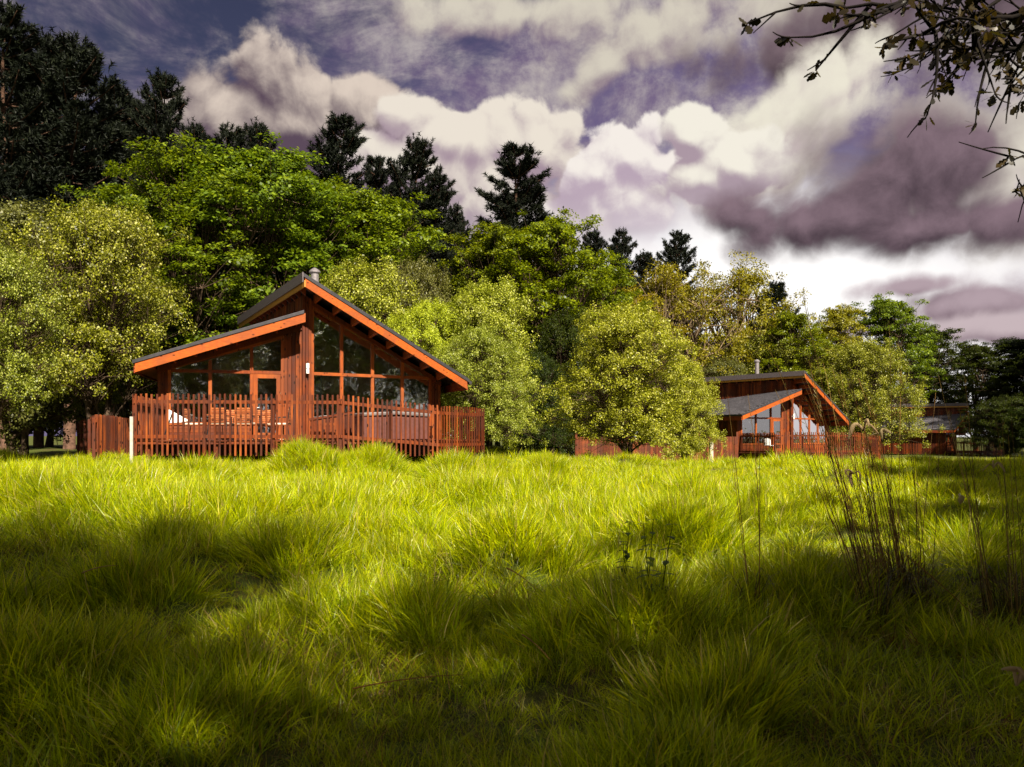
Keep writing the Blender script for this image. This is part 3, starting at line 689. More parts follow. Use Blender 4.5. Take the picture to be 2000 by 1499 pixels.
    m.hexa([LP(a, dFL+.05, z(a)-.075), LP(b, dFL+.05, z(b)-.075), LP(b, dFL-.06, z(b)-.075), LP(a, dFL-.06, z(a)-.075)], [LP(a, dFL+.05, z(a)+.035), LP(b, dFL+.05, z(b)+.035), LP(b, dFL-.06, z(b)+.035), LP(a, dFL-.06, z(a)+.035)]); m.build('verge_trim', M['flash'], lr, bevel=.01)
    m = MB(); m.hexa([LP(sT-.04, dFL-.04, z(sT)-.35), LP(sT, dFL-.04, z(sT)-.35), LP(sT, dBL, z(sT)-.35), LP(sT-.04, dBL, z(sT)-.35)], [LP(sT-.04, dFL-.04, z(sT)-TH), LP(sT, dFL-.04, z(sT)-TH), LP(sT, dBL, z(sT)-TH), LP(sT-.04, dBL, z(sT)-TH)]); m.build('eave_board', M['under'], lr)
    m = MB(); m.prism([LP(sT-.05, dFL-.05, z(sT)-.30), LP(4.64, dFL-.05, z(4.64)-.30), LP(4.64, dBL+.1, z(4.64)-.30), LP(sT-.05, dBL+.1, z(sT)-.30)], (0, 0, .02)); m.build('soffit', M['under'], lr)
    for k in range(8):
        s = .45+k*.6; m = MB(); a, b = s-.03, s+.03
        m.hexa([LP(a, .06, z(a)-.32), LP(b, .06, z(b)-.32), LP(b, dFL-.04, z(b)-.22), LP(a, dFL-.04, z(a)-.22)], [LP(a, .06, z(a)-TH), LP(b, .06, z(b)-TH), LP(b, dFL-.04, z(b)-TH), LP(a, dFL-.04, z(a)-TH)]); m.build('rafter', M['under'], lr)
    # flue
    fl = RP(1.05, -3.3, 0); m = MB(); zt = 6.12
    m.tube([fl+Z*3.8, fl+Z*zt], .15, 20); m.tube([fl+Z*(zr(1.05)-.05), fl+Z*(zr(1.05)+.12)], [.26, .17], 20)
    f = m.build('flue', M['steel'], root, False)
    m = MB(); m.tube([fl+Z*(zt-.02), fl+Z*(zt+.03), fl+Z*(zt+.07), fl+Z*(zt+.13), fl+Z*(zt+.2)], [.16, .21, .21, .15, .05], 20); m.build('flue_cap', M['steel'], f)
    # --- deck
    dk = [LP(4.6, .02, 0), Vector((-3.5, -4.42, 0)), Vector((1.88, -3.93, 0)), Vector((4.38, -2.58, 0)), Vector((5.6, -.36, 0)), RP(4.8, -1.4, 0), RP(4.64, .02, 0), RP(.0, .02, 0), LP(0, .14, 0)]
    m = MB(); m.prism([p-Z*.10 for p in dk][::-1], (0, 0, .075)); m.build('deck', M['deck'], root)
    # deck boards as real strips clipped by a simple inside test per strip
    m = MB()
    def inside(x, y):
        c = False; n = len(dk)
        for i in range(n):
            a, b = dk[i], dk[(i+1) % n]
            if (a.y > y) != (b.y > y) and x < (b.x-a.x)*(y-a.y)/(b.y-a.y)+a.x: c = not c
        return c
    y = -4.4
    while y < 3.5:
        xs = [k*.05-5 for k in range(230) if inside(k*.05-5, y+.065)]
        if xs:
            segs = []; s0 = xs[0]; pv = xs[0]
            for q in xs[1:]:
                if q-pv > .12: segs.append((s0, pv)); s0 = q
                pv = q
            segs.append((s0, pv))
            for a, b in segs:
                if b-a > .1: m.box(((a+b)/2, y+.065, -.012), (b-a, .122, .024))
        y += .13
    m.build('deck_boards', M['deck'], root)
    for x, y in ((-3.3, -4.2), (-1.5, -4.1), (.3, -3.9), (1.8, -3.7), (4.2, -2.4), (5.3, -.5), (-3.6, -1.5), (.5, -1.5), (3, -.2)):
        m = MB(); m.box((x, y, -.55), (.12, .12, .88)); m.build('deck_support', M['deck'], root)
    # steps of the plinth
    m = MB(); 
    for P, a, b in ((LP, .0, 4.55), (RP, 0, 4.6)):
        m.hexa([P(a, -.02, -.9), P(b, -.02, -.9), P(b, -.10, -.9), P(a, -.10, -.9)], [P(a, -.02, -.101), P(b, -.02, -.101), P(b, -.10, -.101), P(a, -.10, -.101)])
    m.build('plinth', M['deck'], root)
    return root
def fence_section(root, p, q, top0, top1, bot, sp=.135, w_=.05, post=True, r=random.Random(2), endpost=False):
    """pickets between plan points p, q; one picket panel, two rails, posts"""
    p, q = Vector((*p, 0)), Vector((*q, 0)); d = q-p; Ld = d.length; u = d.normalized(); nrm = Vector((u.y, -u.x, 0)); rz = math.atan2(u.y, u.x)
    n = max(2, int(Ld/sp)); m = MB()
    for i in range(n):
        t = (i+.5)/n; tp = top0+(top1-top0)*t+r.uniform(-.012, .012)
        c = p+d*t+nrm*.045; ln = r.uniform(-.006, .006)
        m.box((c.x, c.y, (tp+bot)/2+r.uniform(0, .02)), (w_, .022, tp-bot), rz, 0, ln)
    m.build('picket_panel', M['picket'], root)
    for hh in (-.20, -1.13):
        m = MB(); a, b = p+Z*(top0+hh), q+Z*(top1+hh); o2 = nrm*.032
        m.hexa([a+o2-Z*.045, b+o2-Z*.045, b-nrm*.01-Z*.045, a-nrm*.01-Z*.045], [a+o2+Z*.045, b+o2+Z*.045, b-nrm*.01+Z*.045, a-nrm*.01+Z*.045]); m.build('rail', M['picket'], root)
    if post:
        k = max(1, int(round(Ld/1.9)))
        for i in range(k+(1 if endpost else 0)):
            c = p+d*(i/k)-nrm*.055; tp = top0+(top1-top0)*i/k-.10
            m = MB(); m.box((c.x, c.y, (tp+bot)/2), (.09, .09, tp-bot), rz); m.build('post', M['picket'], root, bevel=.006)
def make_deck_fence():
    root = empty('deck_fence')
    B = -.42
    fence_section(root, (-4.45, .3), (-3.54, -4.5), 1.16, 1.22, B)
    fence_section(root, (-3.54, -4.5), (1.86, -4.0), 1.24, 1.24, B)
    fence_section(root, (1.86, -4.0), (4.42, -2.64), 1.24, .99, B-.05)
    fence_section(root, (4.42, -2.64), (5.64, -.4), .99, .99, B, endpost=True)
    fence_section(root, (5.64, -.4), (4.4, 1.7), .99, .99, B)
    return root

def place(root, px, Y, zdeck, rz, label):
    root.location = ((px-1000)/F*Y, Y, zdeck); root.rotation_euler = (0, 0, rz); root['label'] = label
    return root
cabin = make_cabin(); tag(cabin, None, 'cabin', 'timber holiday cabins')
fence = make_deck_fence(); tag(fence, None, 'fence', 'picket fences round the cabin decks')
cab2, fen2 = copy_tree(cabin), copy_tree(fence)
cab3, fen3 = copy_tree(cabin), copy_tree(fence)
place(cabin, 607, 25, 1.05, 0, 'largest red timber cabin with tall sloping windows on the left')
place(fence, 607, 25, 1.05, 0, 'red picket fence round the deck of the large left cabin')
place(cab2, 1547, 50, .12, R(9), 'smaller red cabin in mid distance showing its grey slate lower roof')
place(fen2, 1547, 50, .12, R(9), 'red picket fence in front of the mid distance cabin')
place(cab3, 1866, 83, -.55, R(32), 'dark shaded cabin far off at the right edge of the wood')
place(fen3, 1866, 83, -.55, R(32), 'dark shaded picket fence before the farthest cabin')
W0 = Vector((cabin.location.x, cabin.location.y, 0))

# ------------------------------------------------------------------ things on the near deck
DZ = 1.05
def chair():
    root = empty('garden_chair')
    m = MB()
    for i in range(7): m.box((0, .21, .52+i*.062), (.40, .018, .048), 0, R(-8))
    m.build('backrest', M['seatwood'], root)
    m = MB()
    for i in range(6): m.box((0, -.19+i*.072, .44), (.44, .060, .02))
    m.build('seat', M['seatwood'], root)
    m = MB(); m.box((0, -.02, .475), (.42, .42, .05)); m.build('cushion', M['cushion'], root, bevel=.015)
    for sx in (-1, 1):
        m = MB(); m.tube([(sx*.225, .26, .0), (sx*.225, .19, .45), (sx*.225, .25, .97)], .013, 8); m.build('leg', M['metal'], root)
        m = MB(); m.tube([(sx*.225, -.24, 0), (sx*.225, -.20, .66), (sx*.225, .20, .68)], .013, 8); m.build('leg', M['metal'], root)
    return root
ch = chair(); tag(ch, None, 'chair', 'slatted chairs round the deck table')
tcx, tcy = (-8.05), 22.55
def put(o, x, y, rz, label, z=DZ): o.location = (x, y, z); o.rotation_euler = (0, 0, rz); o['label'] = label; return o
specs = [(-8.24, 21.75, math.pi, 'left of the two slatted chairs backing onto the picket fence'),
         (-7.52, 21.75, math.pi+.05, 'right of the two slatted chairs backing onto the picket fence'),
         (-8.6, 23.25, .05, 'slatted chair on the window side of the deck table, left one'),
         (-7.6, 23.3, -.05, 'slatted chair on the window side of the deck table, right one'),
         (-9.35, 22.6, math.pi/2, 'side-on slatted chair at the left end of the deck table'),
         (-6.72, 22.55, -math.pi/2, 'side-on slatted chair at the right end of the deck table')]
for i, (x, y, rz, lb) in enumerate(specs):
    o = ch if i == 0 else copy_tree(ch); put(o, x, y, rz, lb)
t = empty('garden_table', (tcx, tcy, DZ), .03, 'slatted wooden deck table on black legs among the chairs', 'table')
m = MB()
for i in range(9): m.box((0, -.36+i*.09, .73), (1.75, .08, .025))
m.build('tabletop', M['seatwood'], t)
for sx in (-1, 1):
    for sy in (-1, 1):
        m = MB(); m.tube([(sx*.78, sy*.34, 0), (sx*.72, sy*.3, .715)], .018, 8); m.build('leg', M['metal'], t)
# hot tub
tb = empty('hot_tub', (-3.95, 24.15, DZ), R(28), 'brown hot tub with grey lid behind the right part of the fence', 'hot tub')
m = MB(); m.box((0, 0, .36), (2.05, 1.95, .72)); m.build('cabinet', M['tub'], tb, bevel=.04)
m = MB()
for i in range(13):
    m.box((-.96+i*.16, -.985, .36), (.145, .03, .66))
    m.box((-1.035, -.9+i*.15, .36), (.03, .135, .66)); m.box((1.035, -.9+i*.15, .36), (.03, .135, .66))
m.build('side_slats', M['tub'], tb)
m = MB(); m.box((-.54, 0, .785), (1.06, 2.08, .11), 0, 0, R(-3)); m.box((.54, 0, .785), (1.06, 2.08, .11), 0, 0, R(3)); m.build('lid', M['lid'], tb, bevel=.03)
# folded white sunshade leaning by the fence, left
ps = empty('parasol', (-9.45, 21.6, DZ), .2, 'white cloth sunshade tilted low behind the left end of the fence', 'parasol')
m = MB(); m.tube([(-.35, 0, .0), (-.1, 0, .75)], .018, 8); m.build('pole', M['metal'], ps)
m = MB(); m.prism([(-.24, 0, .48), (-.22, 0, .88), (.0, .05, .75), (.34, .1, .55), (.1, .06, .5)], (0, .05, .0)); m.build('cloth', M['white'], ps, bevel=.01)
# low boarded screen and slanting rail near the middle of the deck
scn = empty('deck_screen', (-5.15, 22.0, DZ), R(8), 'low boarded screen with slanting top rail inside the middle of the fence', 'screen')
m = MB(); cladding(m, lambda s, d, z_: Vector((s, -d, z_)), -.62, .60, .0, lambda s: .66+.16*s, .0, bw=.11); m.build('boards', M['cladding'], scn)
m = MB(); m.hexa([(-.66, -.04, .56), (.64, -.04, .77), (.64, .07, .77), (-.66, .07, .56)], [(-.66, -.04, .62), (.64, -.04, .83), (.64, .07, .83), (-.66, .07, .62)]); m.build('top_rail', M['cladding'], scn)
# white marker posts
def marker(px, Y, ptop, label, w_=.075):
    x = (px-1000)/F*Y; zt = CAMZ+(HZ-ptop)/F*Y; z0 = gz(x, Y)-.1
    m = MB(); m.box((0, 0, (zt-z0)/2), (w_, w_, zt-z0)); m.prism([(-w_/2, -w_/2, zt-z0), (w_/2, -w_/2, zt-z0), (w_/2, w_/2, zt-z0), (-w_/2, w_/2, zt-z0)], (0, 0, .012))
    o = m.build('marker_post', M['concrete'], None, bevel=.006); o.location = (x, Y, z0); o.rotation_euler = (0, 0, .2); tag(o, label, 'post')
marker(257, 20.2, 815, 'tall thin whitish post at the left corner of the near fence')
marker(1389, 30.0, 864, 'short pale concrete post in the grass before the mid distance cabin', .13)
# low fence receding at the left of the deck
lf = empty('garden_fence', (0, 0, .0), 0, 'low dark red fence left of the near deck under the shrubs', 'fence')
def wp(px, Y): return ((px-1000)/F*Y, Y)
fence_section(lf, wp(187, 24.0), wp(262, 29), 1.84, 1.80, .35, endpost=True)
fence_section(lf, wp(187, 24.0), wp(150, 32), 1.84, 1.75, .35)
# dark boarded fence half hidden behind the round shrubs
bf = empty('boarded_fence', (0, 0, 0), 0, 'dark brown boarded fence half hidden under the round shrubs', 'fence')
a, b = Vector((*wp(1125, 36), 0)), Vector((*wp(1440, 38), 0)); u = (b-a).normalized()
m = MB(); cladding(m, lambda s, d, z_: a+u*s+Vector((u.y, -u.x, 0))*d+Z*z_, 0, (b-a).length, -.5, lambda s: 1.1+.02*math.sin(s), 0, bw=.15); m.build('boards', M['deck'], bf)
m = MB(); 
for i in range(5):
    c = a+u*((b-a).length*i/4); m = MB(); m.box((c.x, c.y+.08, .4), (.1, .1, 1.9), math.atan2(u.y, u.x)); m.build('post', M['deck'], bf)
# small white chair on the second deck
wc_ = empty('plastic_chair', (wp(1503, 46.5)[0], 46.5, .12), .4, 'small white round-backed chair on the mid distance deck', 'chair')
m = MB(); m.tube([(0, .2, .45), (0, .22, .62), (0, .24, .82), (0, .25, .86)], [.2, .23, .2, .08], 14); m.build('backrest', M['white'], wc_)
m = MB(); m.box((0, 0, .44), (.44, .42, .03)); m.build('seat', M['white'], wc_, bevel=.01)
for sx in (-1, 1):
    for sy in (-1, 1): m = MB(); m.tube([(sx*.2, sy*.2, 0), (sx*.17, sy*.17, .43)], .015, 6); m.build('leg', M['white'], wc_)

# ------------------------------------------------------------------ trees
def unit(v): return v/(np.linalg.norm(v, axis=-1, keepdims=True)+1e-9)
def leaves_mesh(name, P, Nrm, L, W, mat, r, droop=.12):
    n = len(P); t = unit(np.cross(Nrm, r.randn(n, 3))); b = np.cross(Nrm, t)
    L = L[:, None]; W = W[:, None]
    V = np.stack([P-t*L*.5, P+b*W*.5-t*L*.02, P+t*L*.5-Nrm*L*droop, P-b*W*.5-t*L*.02], 1).reshape(-1, 3)
    return np_mesh(name, V, np.arange(4*n).reshape(-1, 4), mat)
def bez(a, b, c, n): 
    return [a*(1-t)**2+b*2*t*(1-t)+c*t*t for t in np.linspace(0, 1, n)]
def broad(name, seed, Hh, Wd, zb, nl, nclump, nleaf, leaf, mat, bark, flat=.5, crad=.55, trunk_r=.2, up=.55, fork=.3, stems=1, prof=1.0, hollow=.62, outk=.6):
    """broadleaf: lobes -> clumps -> leaves, limbs reach every clump. origin at the foot"""
    r = np.random.RandomState(seed); mb = MB()
    lobes = []
    for i in range(nl):
        z = zb+(Hh-zb)*((i+.5)/nl)**.92
        u = (z-zb)/(Hh-zb); env = math.sin(math.pi*min(1, (u*.86+.13))**prof)**.62
        rad = Wd/2*env*(.42+.30*r.rand()); a = i*2.399+r.rand()*.9
        lr = (.20+.11*r.rand())*Wd*(.62+.5*env)
        if i >= nl-2: rad *= .45; lr *= .75
        z = min(z, Hh-lr*.75); z = max(z, zb+lr*.55)
        lobes.append((np.array([rad*math.cos(a), rad*math.sin(a), z]), lr))
    per = max(1, nclump//nl); Cc = []; Cl = []
    trunks = []
    for s_ in range(stems):
        a = s_*2.1+r.rand(); off = .0 if stems == 1 else .12*Wd
        top = np.array([math.cos(a)*off*1.2, math.sin(a)*off*1.2, Hh*.86]); base = np.array([math.cos(a)*.15*(stems > 1), math.sin(a)*.15*(stems > 1), -.3])
        mid = (base+top)/2+np.array([r.randn()*.25, r.randn()*.25, 0])
        path = bez(base, mid, top, 9); rr = [trunk_r*(1.25 if k == 0 else 1)*(1-k/9.3) for k in range(9)]
        mb.tube(path, rr, 8); trunks.append(path)
    for (c, lr) in lobes:
        tp = trunks[r.randint(stems)]
        k = int(np.clip((c[2]*fork+.05*Hh)/Hh*8+r.rand(), 1, 7)); st = tp[k]
        mid = (st+c)/2+np.array([0, 0, .12*np.linalg.norm(c-st)])+r.randn(3)*.25
        limb = bez(st, mid, c, 7); lr0 = trunk_r*.42*(1-k/12)
        mb.tube(limb, [lr0*(1-q/7.5)+.012 for q in range(7)], 5, False)
        for q in range(per):
            d = unit(r.randn(3)); 
            if d[2] < -.35: d[2] *= -.5
            rad = lr*(hollow+(1.12-hollow)*r.rand()**.8)*(1.28 if r.rand() < .12 else 1)
            cc = c+d*rad*np.array([1, 1, .9])+r.randn(3)*.10*lr; 
            if cc[2] < zb*.75: cc[2] = zb*.75+r.rand()*.3
            Cc.append(cc); Cl.append(d)
            s2 = limb[r.randint(3, 7)]
            m2 = (s2+cc)/2+r.randn(3)*.12
            mb.tube(bez(s2, m2, cc, 4), [.028*trunk_r/.2, .02*trunk_r/.2, .012*trunk_r/.2+.002, .005], 4, False)
    tr_ = MB.build(mb, 'trunk', bark, None, True)
    Cc = np.array(Cc); Cl = np.array(Cl); nC = len(Cc)
    cr = crad*(.6+.8*r.rand(nC)); nn = np.maximum(6, (nleaf*(cr/crad)**2*(.6+.8*r.rand(nC))).astype(int))
    ix = np.repeat(np.arange(nC), nn); n = len(ix)
    off = r.randn(n, 3)*.48; ll = np.linalg.norm(off, axis=1); off /= np.maximum(1, ll/1.15)[:, None]
    off *= np.array([1, 1, flat]); off *= cr[ix][:, None]
    off[:, 2] -= .25*flat*(off[:, 0]**2+off[:, 1]**2)/cr[ix]
    P = Cc[ix]+off; N_ = unit(Cl[ix]*outk+np.array([0, 0, up])+unit(r.randn(n, 3))*.62)
    Ls = leaf*(.65+.7*r.rand(n))
    cm = leaves_mesh('crown', P, N_, Ls, Ls*(.55+.2*r.rand(n)), mat, r)
    crown = link('crown', cm)
    root = empty(name); tr_.parent = root; crown.parent = root
    root['H'] = float(np.percentile(P[:, 2], 99.8)); return root
def pine(name, seed, Hh, Wd, bare=.2):
    r = np.random.RandomState(seed); mb = MB()
    path = [np.array([r.randn()*.10*k/4, r.randn()*.1*k/4, Hh*k/10-.3*(k == 0)]) for k in range(11)]
    mb.tube(path, [.24*(1-k/10.6)+.02 for k in range(11)], 8)
    P, D = [], []
    z = Hh*bare; 
    while z < Hh*.985:
        u = (z-Hh*bare)/(Hh*(1-bare)); env = (1-u)**.62*(.45+.55*min(1, u/.12+.35))
        nb = 5 if u < .9 else 4
        a0_ = r.rand()*6.3
        for k in range(nb):
            if r.rand() < .16: continue
            a = a0_+k*2*math.pi/nb+r.randn()*.25; Lb = Wd/2*env*(.45+.75*r.rand())+.35
            i = z/Hh*10; b0 = path[int(min(9, i))]; st = np.array([b0[0], b0[1], z])
            rise = .18+.55*u+r.randn()*.08
            en = st+np.array([math.cos(a)*Lb, math.sin(a)*Lb, Lb*rise])
            md = (st+en)/2-np.array([0, 0, Lb*.13]); br = bez(st, md, en, 6)
            mb.tube(br, [.055*(1-q/6.5)+.008 for q in range(6)], 4, False)
            nt_ = int(9+Lb*14)
            for q in range(nt_):
                t = .22+.78*r.rand()**.75; j = t*5; j0 = int(min(4, j)); p = br[j0]*(1-(j-j0))+br[j0+1]*(j-j0)
                side = r.randn()*(.20+.22*Lb*(1-abs(t-.6)))*.55
                p = p+np.array([-math.sin(a)*side, math.cos(a)*side, abs(r.randn())*.16+.05])
                P.append(p); D.append(unit(np.array([math.cos(a)*.55, math.sin(a)*.55, .75])+r.randn(3)*.3))
        z += Hh*.021*(.7+.7*r.rand())+.12
    for q in range(10): P.append(path[-1]+r.randn(3)*np.array([.12, .12, .25])); D.append(np.array([0, 0, 1.]))
    tr_ = mb.build('trunk', M['pinebark'], None, True)
    P = np.array(P); D = np.array(D); K_ = 20; n = len(P)*K_
    ix = np.repeat(np.arange(len(P)), K_)
    base = P[ix]+D[ix]*((r.rand(n)-.5)*.34)[:, None]; dr = unit(D[ix]*.75+unit(r.randn(n, 3)))
    ln = (.20+.16*r.rand(n))[:, None]; sd_ = unit(np.cross(dr, r.randn(n, 3)))*.030
    V = np.stack([base-sd_, base+sd_, base+dr*ln], 1).reshape(-1, 3)
    crown = link('crown', np_mesh('crown', V, np.arange(3*n).reshape(-1, 3), M['needle']))
    root = empty(name); tr_.parent = root; crown.parent = root; root['H'] = float(Hh)
    return root
print('building trees')
T = {}
T['pine'] = [pine('pine_tree', 21, 24, 9.0, .22), pine('pine_tree', 22, 22, 10.5, .26), pine('pine_tree', 23, 21, 8.0, .30)]
T['maple'] = [broad('maple_tree', 31, 15, 10.5, 1.6, 24, 720, 92, .19, M['maple'], M['bark'], .40, .55, .26, .75, hollow=.35, outk=.35), broad('maple_tree', 32, 14, 9.0, 2.0, 20, 640, 92, .19, M['maple'], M['bark'], .40, .55, .24, .75, hollow=.35, outk=.35)]
T['oak'] = [broad('oak_tree', 41, 14, 12.5, 2.8, 18, 420, 62, .17, M['oak'], M['limebark'], .5, .62, .42, .5, fork=.25, hollow=.4, outk=.3)]
T['airy'] = [broad('shade_tree', 61, 12, 8.0, 3.2, 14, 200, 50, .15, M['maple_dark'], M['bark'], .6, .7, .2, .5)]
T['leafy'] = [broad('shade_tree', 62, 12, 8.0, 3.0, 16, 260, 125, .17, M['maple_dark'], M['bark'], .6, .75, .2, .5)]
T['beam'] = [broad('whitebeam_tree', 51, 8.5, 7.2, .5, 20, 1150, 90, .092, M['beam'], M['bark'], .9, .30, .13, .4, stems=3, prof=.8, hollow=.42, outk=.45),
             broad('whitebeam_tree', 52, 8.0, 6.6, .4, 18, 1050, 90, .092, M['beam'], M['bark'], .9, .30, .13, .4, stems=3, prof=.75, hollow=.42, outk=.45),
             broad('whitebeam_tree', 53, 8.6, 7.0, 1.7, 18, 1050, 90, .090, M['beam'], M['bark'], .9, .30, .15, .4, stems=3, prof=.85, hollow=.42, outk=.45)]
used = set()
def setmat(root, mat):
    for c_ in root.children:
        if c_.name.startswith('crown'):
            c_.material_slots[0].link = 'OBJECT'; c_.material_slots[0].material = mat
def tree(kind, v, px, Y, ptop, label, wid=1.0, mat=None, rz=None, cat=None, group=None, xy=None, name=None, base=None):
    src = T[kind][v]
    o = src if (kind, v) not in used else copy_tree(src); used.add((kind, v))
    x, y = xy if xy else ((px-1000)/F*Y, Y)
    z0 = gz(x, y) if base is None else base
    hh = CAMZ+(HZ-ptop)/F*Y-z0 if not xy else ptop
    s = hh/src['H']; o.location = (x, y, z0); o.scale = (s*wid, s*wid, s); o.rotation_euler = (0, 0, rz if rz is not None else rnd.random()*6.28)
    tag(o, label, cat or {'pine': 'pine tree', 'maple': 'tree', 'oak': 'oak tree', 'beam': 'small tree', 'airy': 'tree', 'leafy': 'tree'}[kind], group)
    if mat: setmat(o, mat)
    return o
PG = 'dark pines standing above the wood'
pines = [(0, 8, 44, 20, 1.15, 'tallest black pine at the left edge of the photo'),
 (1, 75, 52, 95, 1.1, 'black pine behind, between the two tallest at the left edge'),
 (2, 135, 47, 88, 1.2, 'tall black pine, second from the left edge of the photo'),
 (1, 215, 52, 190, 1.1, 'black pine with lower flat top, third peak from the left'),
 (0, 312, 51, 148, .95, 'pointed black pine leaning branches right, above the left broadleaf tree'),
 (2, 262, 56, 235, 1.2, 'shorter black pine just left of the pointed one'),
 (1, 375, 60, 262, .8, 'low black pine in the gap right of the pointed one'),
 (2, 440, 58, 262, 1.1, 'rounded pine crown peeping over the big broadleaf tree'),
 (1, 500, 61, 262, .8, 'second rounded pine crown over the big broadleaf tree'),
 (0, 662, 60, 232, 1.15, 'slim lone pine with level branches rising above the near cabin'),
 (2, 742, 68, 322, .9, 'small pine top just right of the slim lone pine'),
 (1, 802, 62, 290, 1.0, 'tall pine with two shoulders right of the near cabin flue'),
 (0, 850, 62, 345, 1.1, 'pine joined to the right shoulder of the tall pine above the cabin'),
 (1, 895, 66, 425, .7, 'low straggling pine at the right foot of the tall pines'),
 (2, 1012, 68, 303, 1.25, 'lone pine in the middle of the photo against white cloud'),
 (0, 1158, 85, 455, .9, 'distant pine right of the middle, left of a pair'),
 (2, 1212, 85, 458, .8, 'distant thin pine, right of a pair beyond the middle'),
 (1, 1258, 90, 505, .9, 'lowest distant pine between the pair and the pointed one'),
 (0, 1322, 90, 455, 1.0, 'distant pointed pine standing over the yellow oaks'),
 (2, 1508, 66, 560, 1.2, 'pine showing ragged side branches right of the yellow oaks')]
for v, px, Y, pt, wd, lb in pines: tree('pine', v, px, Y, pt, lb, wd, group=PG)
MG = 'green broadleaf trees behind the cabins'
maples = [(0, 365, 36, 292, .95, None, 'big bright green maple behind the left wing of the near cabin'),
 (1, 520, 38, 300, 1.0, None, 'big green maple directly behind the near cabin roof peak'),
 (1, 245, 37, 372, .8, None, 'dull green maple low against the black pines at left'),
 (0, 630, 43, 345, .9, None, 'green maple right of the roof peak under the slim pine'),
 (1, 735, 43, 385, .9, None, 'green maple with rounded top under the two shouldered pine'),
 (0, 1075, 46, 418, .85, None, 'tallest green maple in the middle of the photo'),
 (1, 955, 47, 450, .9, None, 'green maple left of the tallest middle maple'),
 (0, 1160, 52, 500, .8, None, 'shaded green maple right of the tallest middle maple'),
 (1, 1545, 62, 612, .8, None, 'fresh green maple behind the mid distance cabin roof'),
 (0, 1735, 92, 578, .9, None, 'large round dark green maple standing out at right'),
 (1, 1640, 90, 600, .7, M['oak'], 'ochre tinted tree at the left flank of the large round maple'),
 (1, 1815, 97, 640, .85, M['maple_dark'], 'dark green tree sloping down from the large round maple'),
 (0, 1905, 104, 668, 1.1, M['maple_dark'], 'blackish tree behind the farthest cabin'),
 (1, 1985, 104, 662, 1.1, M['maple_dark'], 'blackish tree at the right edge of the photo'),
 (0, 2070, 98, 650, 1.2, M['maple_dark'], 'blackish tree just beyond the right edge of the photo')]
for v, px, Y, pt, wd, mt, lb in maples: tree('maple', v, px, Y, pt, lb, wd, mt, group=MG)
for v, px, Y, pt, wd, lb in ((0, 1310, 64, 512, .85, 'yellow leaved oak with spreading limbs, left of two'), (0, 1445, 66, 505, .85, 'yellow leaved oak with bare dark limbs showing, right of two'), (0, 1225, 60, 560, .7, 'low yellow green oak beside the middle maples')):
    tree('oak', v, px, Y, pt, lb, wd, group='yellow spring oaks')
BG = 'pale leaved small trees'
beams = [(2, 188, 27, 398, .80, M['beam'], 'broad pale leaved tree left of the near cabin'),
 (1, 40, 30, 395, .9, M['beam_dull'], 'dull olive tree behind, near the left edge of the photo'),
 (2, -25, 20.5, 470, .72, M['beam'], 'pale leaved tree cut by the left edge of the photo'),
 (1, 700, 34, 512, .9, M['beam'], 'pale leaved tree behind the near cabin flue'),
 (0, 815, 37, 510, .6, M['beam_dull'], 'slim olive tree between two maples right of the flue'),
 (0, 838, 32.5, 590, .8, M['beam_yellow'], 'vivid yellow green small tree over the right eave'),
 (1, 945, 33, 552, .85, M['beam_bright'], 'tall pale tree right of the near cabin'),
 (0, 935, 29, 640, .9, M['beam_bright'], 'rounded pale shrub beside the end of the near fence'),
 (1, 1045, 37, 690, .8, M['maple_dark'], 'dark green shrub between the two round pale ones'),
 (0, 1222, 28, 598, 1.0, M['beam_bright'], 'great round pale shrub in the middle of the meadow edge'),
 (1, 1338, 29, 705, .85, M['beam_bright'], 'bright pale shrub reaching over the mid distance cabin roof'),
 (1, 1100, 40, 610, .8, M['maple_dark'], 'dark green tree behind the great round shrub'),
 (0, 1495, 64, 650, 1.0, M['beam'], 'pale tree behind the flue of the mid distance cabin'),
 (1, 1605, 63, 680, 1.0, M['beam'], 'pale olive tree directly right of the mid distance cabin roof'),
 (0, 1690, 60, 668, .95, M['beam'], 'rounded pale tree between the mid distance and farthest cabins'),
 (1, 1420, 60, 700, .9, M['beam_dull'], 'olive tree behind the slates of the mid distance cabin'),
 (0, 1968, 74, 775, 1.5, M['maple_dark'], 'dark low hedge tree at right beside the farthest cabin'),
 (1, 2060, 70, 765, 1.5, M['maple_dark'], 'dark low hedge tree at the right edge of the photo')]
for v, px, Y, pt, wd, mt, lb in beams: tree('beam', v, px, Y, pt, lb, wd, mt, group=BG)
# understory that closes the gaps between the trunks
for i in range(24):
    px = -120+i*72+rnd.uniform(-15, 15); Y = rnd.uniform(66, 88) if px > 200 else rnd.uniform(44, 60)
    tree('maple', i % 2, px, Y, 640+rnd.uniform(-30, 40)+(20 if px > 1200 else 0), 'dark undergrowth tree filling the back of the wood', 1.5, M['maple_dark'], group='dark trees filling the back of the wood')
